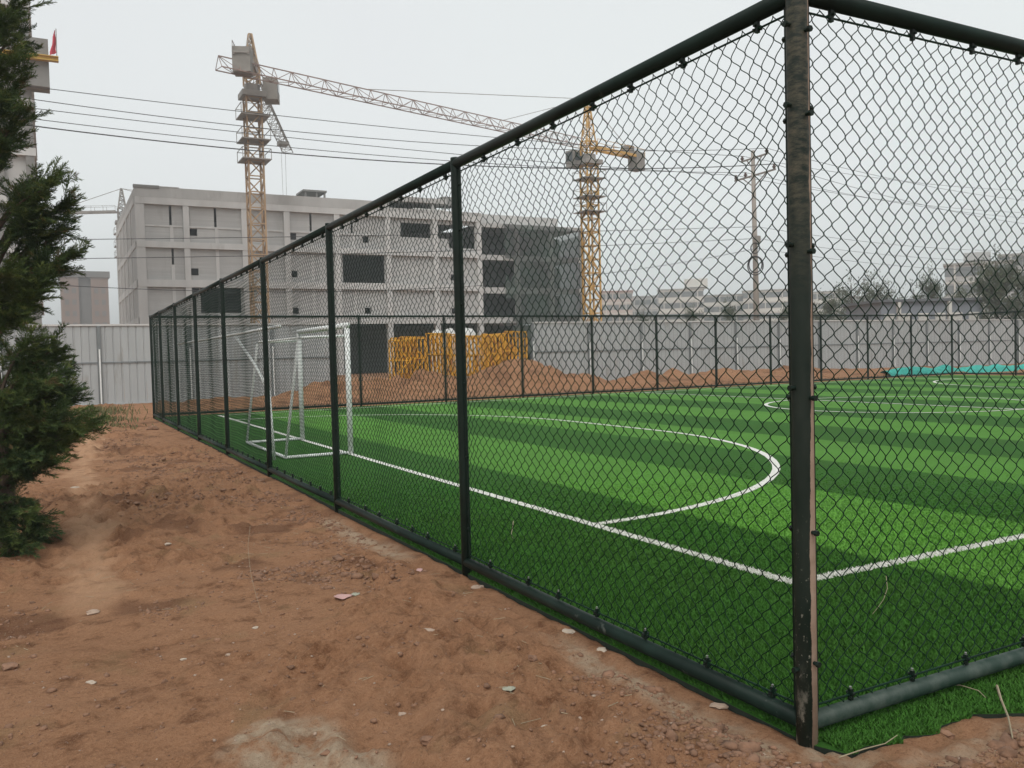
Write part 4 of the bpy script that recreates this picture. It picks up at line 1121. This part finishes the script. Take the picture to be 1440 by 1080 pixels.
def scatter(n, name, mat, smin, smax, dens):
    x = rng.uniform(-5.6, 1.8, n*6); y = CO[1]+2.2*np.exp(rng.random(n*6)*math.log(11)) - .6
    keep = ((x < -.16) | (y < -.4)) & (dens(x, y) > rng.random(n*6)) & (path_d(x, y) > .28); x, y = x[keep][:n], y[keep][:n]; n = len(x)
    s = smin*np.exp(rng.random(n)**2.2*math.log(smax/smin)); z = height(x, y)
    V_ = ICO[None]*(1+.9*(rng.random((n, 12, 1))-.5)); sc = np.stack([s*(.8+.6*rng.random(n)), s*(.8+.6*rng.random(n)), s*(.45+.4*rng.random(n))], -1)[:, None]
    a = rng.random(n)*6.28; V_ = V_*sc; c, s_ = np.cos(a)[:, None], np.sin(a)[:, None]
    V_ = np.stack([V_[..., 0]*c-V_[..., 1]*s_, V_[..., 0]*s_+V_[..., 1]*c, V_[..., 2]], -1) + np.stack([x, y, z+s*.12], -1)[:, None]
    F = ICF[None]+(np.arange(n)*12)[:, None, None]
    me = np_mesh(name, V_.reshape(-1, 3), F.reshape(-1, 3), 3); me.materials.append(mat); return link(name, me)
dn = lambda x, y: .06+1.2*sstep(vnoise(x, y, 9, .5)+.5*vnoise(x, y, 81, 1.7)+.3*vnoise(x, y, 82, 5), -.02, .34)
tag(scatter(38000, 'loose_clods', MT['clod'], .003, .018, dn), 'loose crumbs and clods of reddish soil strewn over the dirt', 'soil', kind='stuff')
tag(scatter(3200, 'loose_lumps', MT['clod'], .010, .040, lambda x, y: sstep(dn(x, y), .35, .9)), 'larger broken lumps of reddish soil in the churned patches of dirt', 'soil', kind='stuff')
tag(scatter(3500, 'gravel', MT['stone'], .002, .010, lambda x, y: .25+dn(x, y)), 'scattered pale gravel on the reddish dirt', 'gravel', kind='stuff')
n_ = 900
sx_ = rng.uniform(-5.4, 1.6, n_*3); sy_ = CO[1]+2.2*np.exp(rng.random(n_*3)*math.log(8))-.6
k_ = ((sx_ < -.14) | (sy_ < -.36)) & (.3+vnoise(sx_, sy_, 91, .8)*1.6 > rng.random(n_*3)); sx_, sy_ = sx_[k_][:n_], sy_[k_][:n_]; n_ = len(sx_)
sz_ = height(sx_, sy_)+.006; sa_ = rng.random(n_)*6.28; sl_ = .012+.05*rng.random(n_)**2; sw_ = .0009
d_ = np.stack([np.cos(sa_), np.sin(sa_), rng.normal(0, .12, n_)], -1)*sl_[:, None]; e_ = np.stack([-np.sin(sa_), np.cos(sa_), np.zeros(n_)], -1)*sw_
p_ = np.stack([sx_, sy_, sz_], -1)
me = np_mesh('straw_bits', np.stack([p_-d_-e_, p_+d_-e_, p_+d_+e_+np.array([0, 0, .0015]), p_-d_+e_+np.array([0, 0, .0015])], 1).reshape(-1, 3), np.arange(n_*4).reshape(-1, 4), 4)
me.materials.append(MT['straw']); tag(link('straw_bits', me), 'scattered dry straw bits lying on the dirt', 'straw', kind='stuff')
def stone(px, py, w, label, mat='stone', group='loose stones on the dirt', flat=.5, name='stone'):
    c = onZ(px, py, -.03); x, y = float(c[0]), float(c[1]); z = gz(x, y)
    D = float((c-CO)@FW); s = w/CAM['f']*D/2
    mb = MB(); q = np.random.default_rng(int(px*7+py))
    # subdivided, knobbly
    V_ = [Vector(v) for v in ICO]; F = []
    cache = {}
    def midp(i, j):
        k = (min(i, j), max(i, j))
        if k not in cache: V_.append(((V_[i]+V_[j])/2).normalized()); cache[k] = len(V_)-1
        return cache[k]
    for a, b_, c_ in ICF:
        a, b_, c_ = int(a), int(b_), int(c_); ab, bc, ca = midp(a, b_), midp(b_, c_), midp(c_, a)
        F += [(a, ab, ca), (b_, bc, ab), (c_, ca, bc), (ab, bc, ca)]
    th = q.random()*6.28
    pts = []
    for v in V_:
        k = 1+.5*(q.random()-.5); vx, vy, vz = v.x*s*k*1.1, v.y*s*k*.8, v.z*s*k*flat
        pts.append((x+vx*math.cos(th)-vy*math.sin(th), y+vx*math.sin(th)+vy*math.cos(th), z+s*flat*.35+vz))
    mb.add(pts, F)
    tag(mb.build(name, MT[mat], None, False, off=(x, y, z)), label, 'stone', group)
stone(131, 853, 16, 'pale brown stone on the bare dirt below the juniper')
stone(128, 960, 14, 'flat whitish stone near the lower left corner', 'stone_w', flat=.3)
stone(106, 691, 12, 'pale stone beside the trodden path', 'stone_w', flat=.4)
stone(236, 767, 9, 'small whitish stone on the churned dirt right of the path', 'stone_w', flat=.4)
stone(359, 878, 8, 'small white pebble in the middle of the dirt', 'stone_w')
stone(321, 920, 9, 'small tan pebble left of centre on the dirt', 'stone')
stone(258, 927, 9, 'small flat pale pebble above the grey cement patch', 'stone_w', flat=.3)
stone(663, 1035, 13, 'grey brown cobble near the bottom centre of the dirt', 'stone')
stone(768, 1034, 16, 'pale cream stone near the bottom of the dirt right of centre', 'stone_w')
stone(601, 908, 22, 'flat tan stone slab in the middle foreground', 'stone', flat=.25)
stone(567, 1012, 13, 'rounded brown stone in the lower middle of the dirt', 'stone')
stone(602, 1060, 24, 'reddish lump of dirt at the bottom edge', 'clod', group='dirt lumps')
stone(748, 932, 18, 'reddish lump of dirt right of the dry leaf', 'clod', group='dirt lumps')
stone(520, 840, 14, 'reddish lump of dirt right of the pink scrap', 'clod', group='dirt lumps')
stone(14, 938, 26, 'large red brown lump of dirt at the left edge', 'clod', group='dirt lumps')
stone(215, 605, 16, 'flat lump of dirt lying before the far end of the left fence', 'clod', group='dirt lumps')
stone(1010, 998, 24, 'pale broken concrete lump beside the bottom rail near the corner post', 'stone', flat=.3, group='concrete lumps by the rail')
stone(800, 893, 20, 'flat grey mortar lump below the bottom rail halfway to the corner', 'stone_w', flat=.2, group='concrete lumps by the rail')
stone(846, 917, 18, 'grey mortar lump below the bottom rail, nearer the corner post', 'stone_w', flat=.2, group='concrete lumps by the rail')
stone(672, 826, 16, 'small mortar lump at the foot of the second fence post', 'stone', flat=.4, group='concrete lumps by the rail')
stone(1200, 1052, 30, 'dusty mortar lump right of the corner post foot', 'stone', flat=.3, group='concrete lumps by the rail')
stone(1330, 1040, 22, 'brown clod on the dirt right of the corner post', 'clod', group='dirt lumps')
stone(1398, 985, 14, 'small clod at the ragged turf edge on the right', 'clod', group='dirt lumps')
def scrap(px, py, w, h, label, mat, cat, name, seed, curl=.3):
    c = onZ(px, py, -.02); x, y = float(c[0]), float(c[1]); z = gz(x, y); D = float((c-CO)@FW)
    q = np.random.default_rng(seed); sx, sy = w/CAM['f']*D/2, h/CAM['f']*D/2*2.0
    mb = MB(); n = 6
    for i in range(n+1):
        for j in range(n+1):
            u, v = i/n*2-1, j/n*2-1
            k = math.sqrt(max(0, 1-.45*v*v)); 
            mb.v.append((x+(RX[0]*u*sx*k-RX[1]*0+FW[0]*v*sy), y+RX[1]*u*sx*k+FW[1]*v*sy, z+.012+curl*sx*(u*u*.5+.4*math.sin(3*u+2*v))*.6+.006*q.random()))
    for i in range(n):
        for j in range(n): mb.f.append((i*(n+1)+j, (i+1)*(n+1)+j, (i+1)*(n+1)+j+1, i*(n+1)+j+1))
    o = mb.build(name, MT[mat], None, True, off=(x, y, z)); tag(o, label, cat)
    md = o.modifiers.new('thick', 'SOLIDIFY'); md.thickness = .003
scrap(483, 845, 26, 9, 'crumpled pink plastic scrap lying on the dirt left of the second fence post', 'pink', 'litter', 'plastic_scrap', 1)
scrap(590, 800, 9, 8, 'small pink tile shard beside the dirt clods near the second fence post', 'pink', 'litter', 'tile_shard', 2)
scrap(716, 984, 19, 7, 'pale dry leaf lying flat on the dirt', 'leafdry', 'leaf', 'dry_leaf', 3)
scrap(500, 838, 12, 6, 'small pale paper scrap beside the pink plastic', 'leafdry', 'litter', 'paper_scrap', 4)
def stalk(pts, r, label, name='dry_stalk', cat='stalk', z=0., lift=.0):
    P = []
    for i, (px, py) in enumerate(pts):
        c = onZ(px, py, z); P.append((c[0], c[1], z+.035+lift*math.sin(math.pi*i/max(1, len(pts)-1))))
    tag(MB().tube(P, r, 5, r*.5).build(name, MT['straw'], None, off=P[0]), label, cat)
stalk([(1246, 816), (1248, 835), (1243, 850), (1235, 862), (1227, 872)], .0022, 'thin straw stalk lying on the turf right of the corner post')
stalk([(722, 738), (721, 748), (719, 757), (722, 763)], .0045, 'short pale string on the turf behind the goal line', 'string', 'string')
stalk([(352, 745), (349, 775), (351, 800), (354, 822), (360, 845), (368, 870)], .0016, 'long thin dry stalk lying on the dirt left of the fence', z=-.02, lift=.02)
stalk([(1322, 972), (1350, 974), (1376, 982), (1386, 992)], .0035, 'curved pale root on the ragged turf edge right of the corner post', z=-.01)
stalk([(1402, 975), (1408, 995), (1418, 1020), (1424, 1050)], .006, 'thick pale strip of frayed turf backing at the right edge of the dirt', 'turf_strip', 'strip', z=-.01)
stalk([(1180, 1078), (1215, 1066), (1245, 1058), (1262, 1046)], .003, 'pale crooked twig right of the corner post foot', z=.0)

# ------------------------------------------------------------------ haze
hz = MB().box((-420, -60, -3), (520, 720, 60)).build('haze', None) if False else None
hm = bpy.data.materials.new('pale_haze'); hm.use_nodes = True; t = hm.node_tree; t.nodes.clear()
ho = t.nodes.new('ShaderNodeOutputMaterial'); pv = t.nodes.new('ShaderNodeVolumePrincipled')
pv.inputs['Color'].default_value = (.93, .95, .96, 1); pv.inputs['Density'].default_value = .0014; pv.inputs['Anisotropy'].default_value = .2
t.links.new(pv.outputs[0], ho.inputs['Volume'])
tag(MB().box((-4050, -450, -1.6), (4050, 4050, 46)).build('haze', hm), kind='stuff')
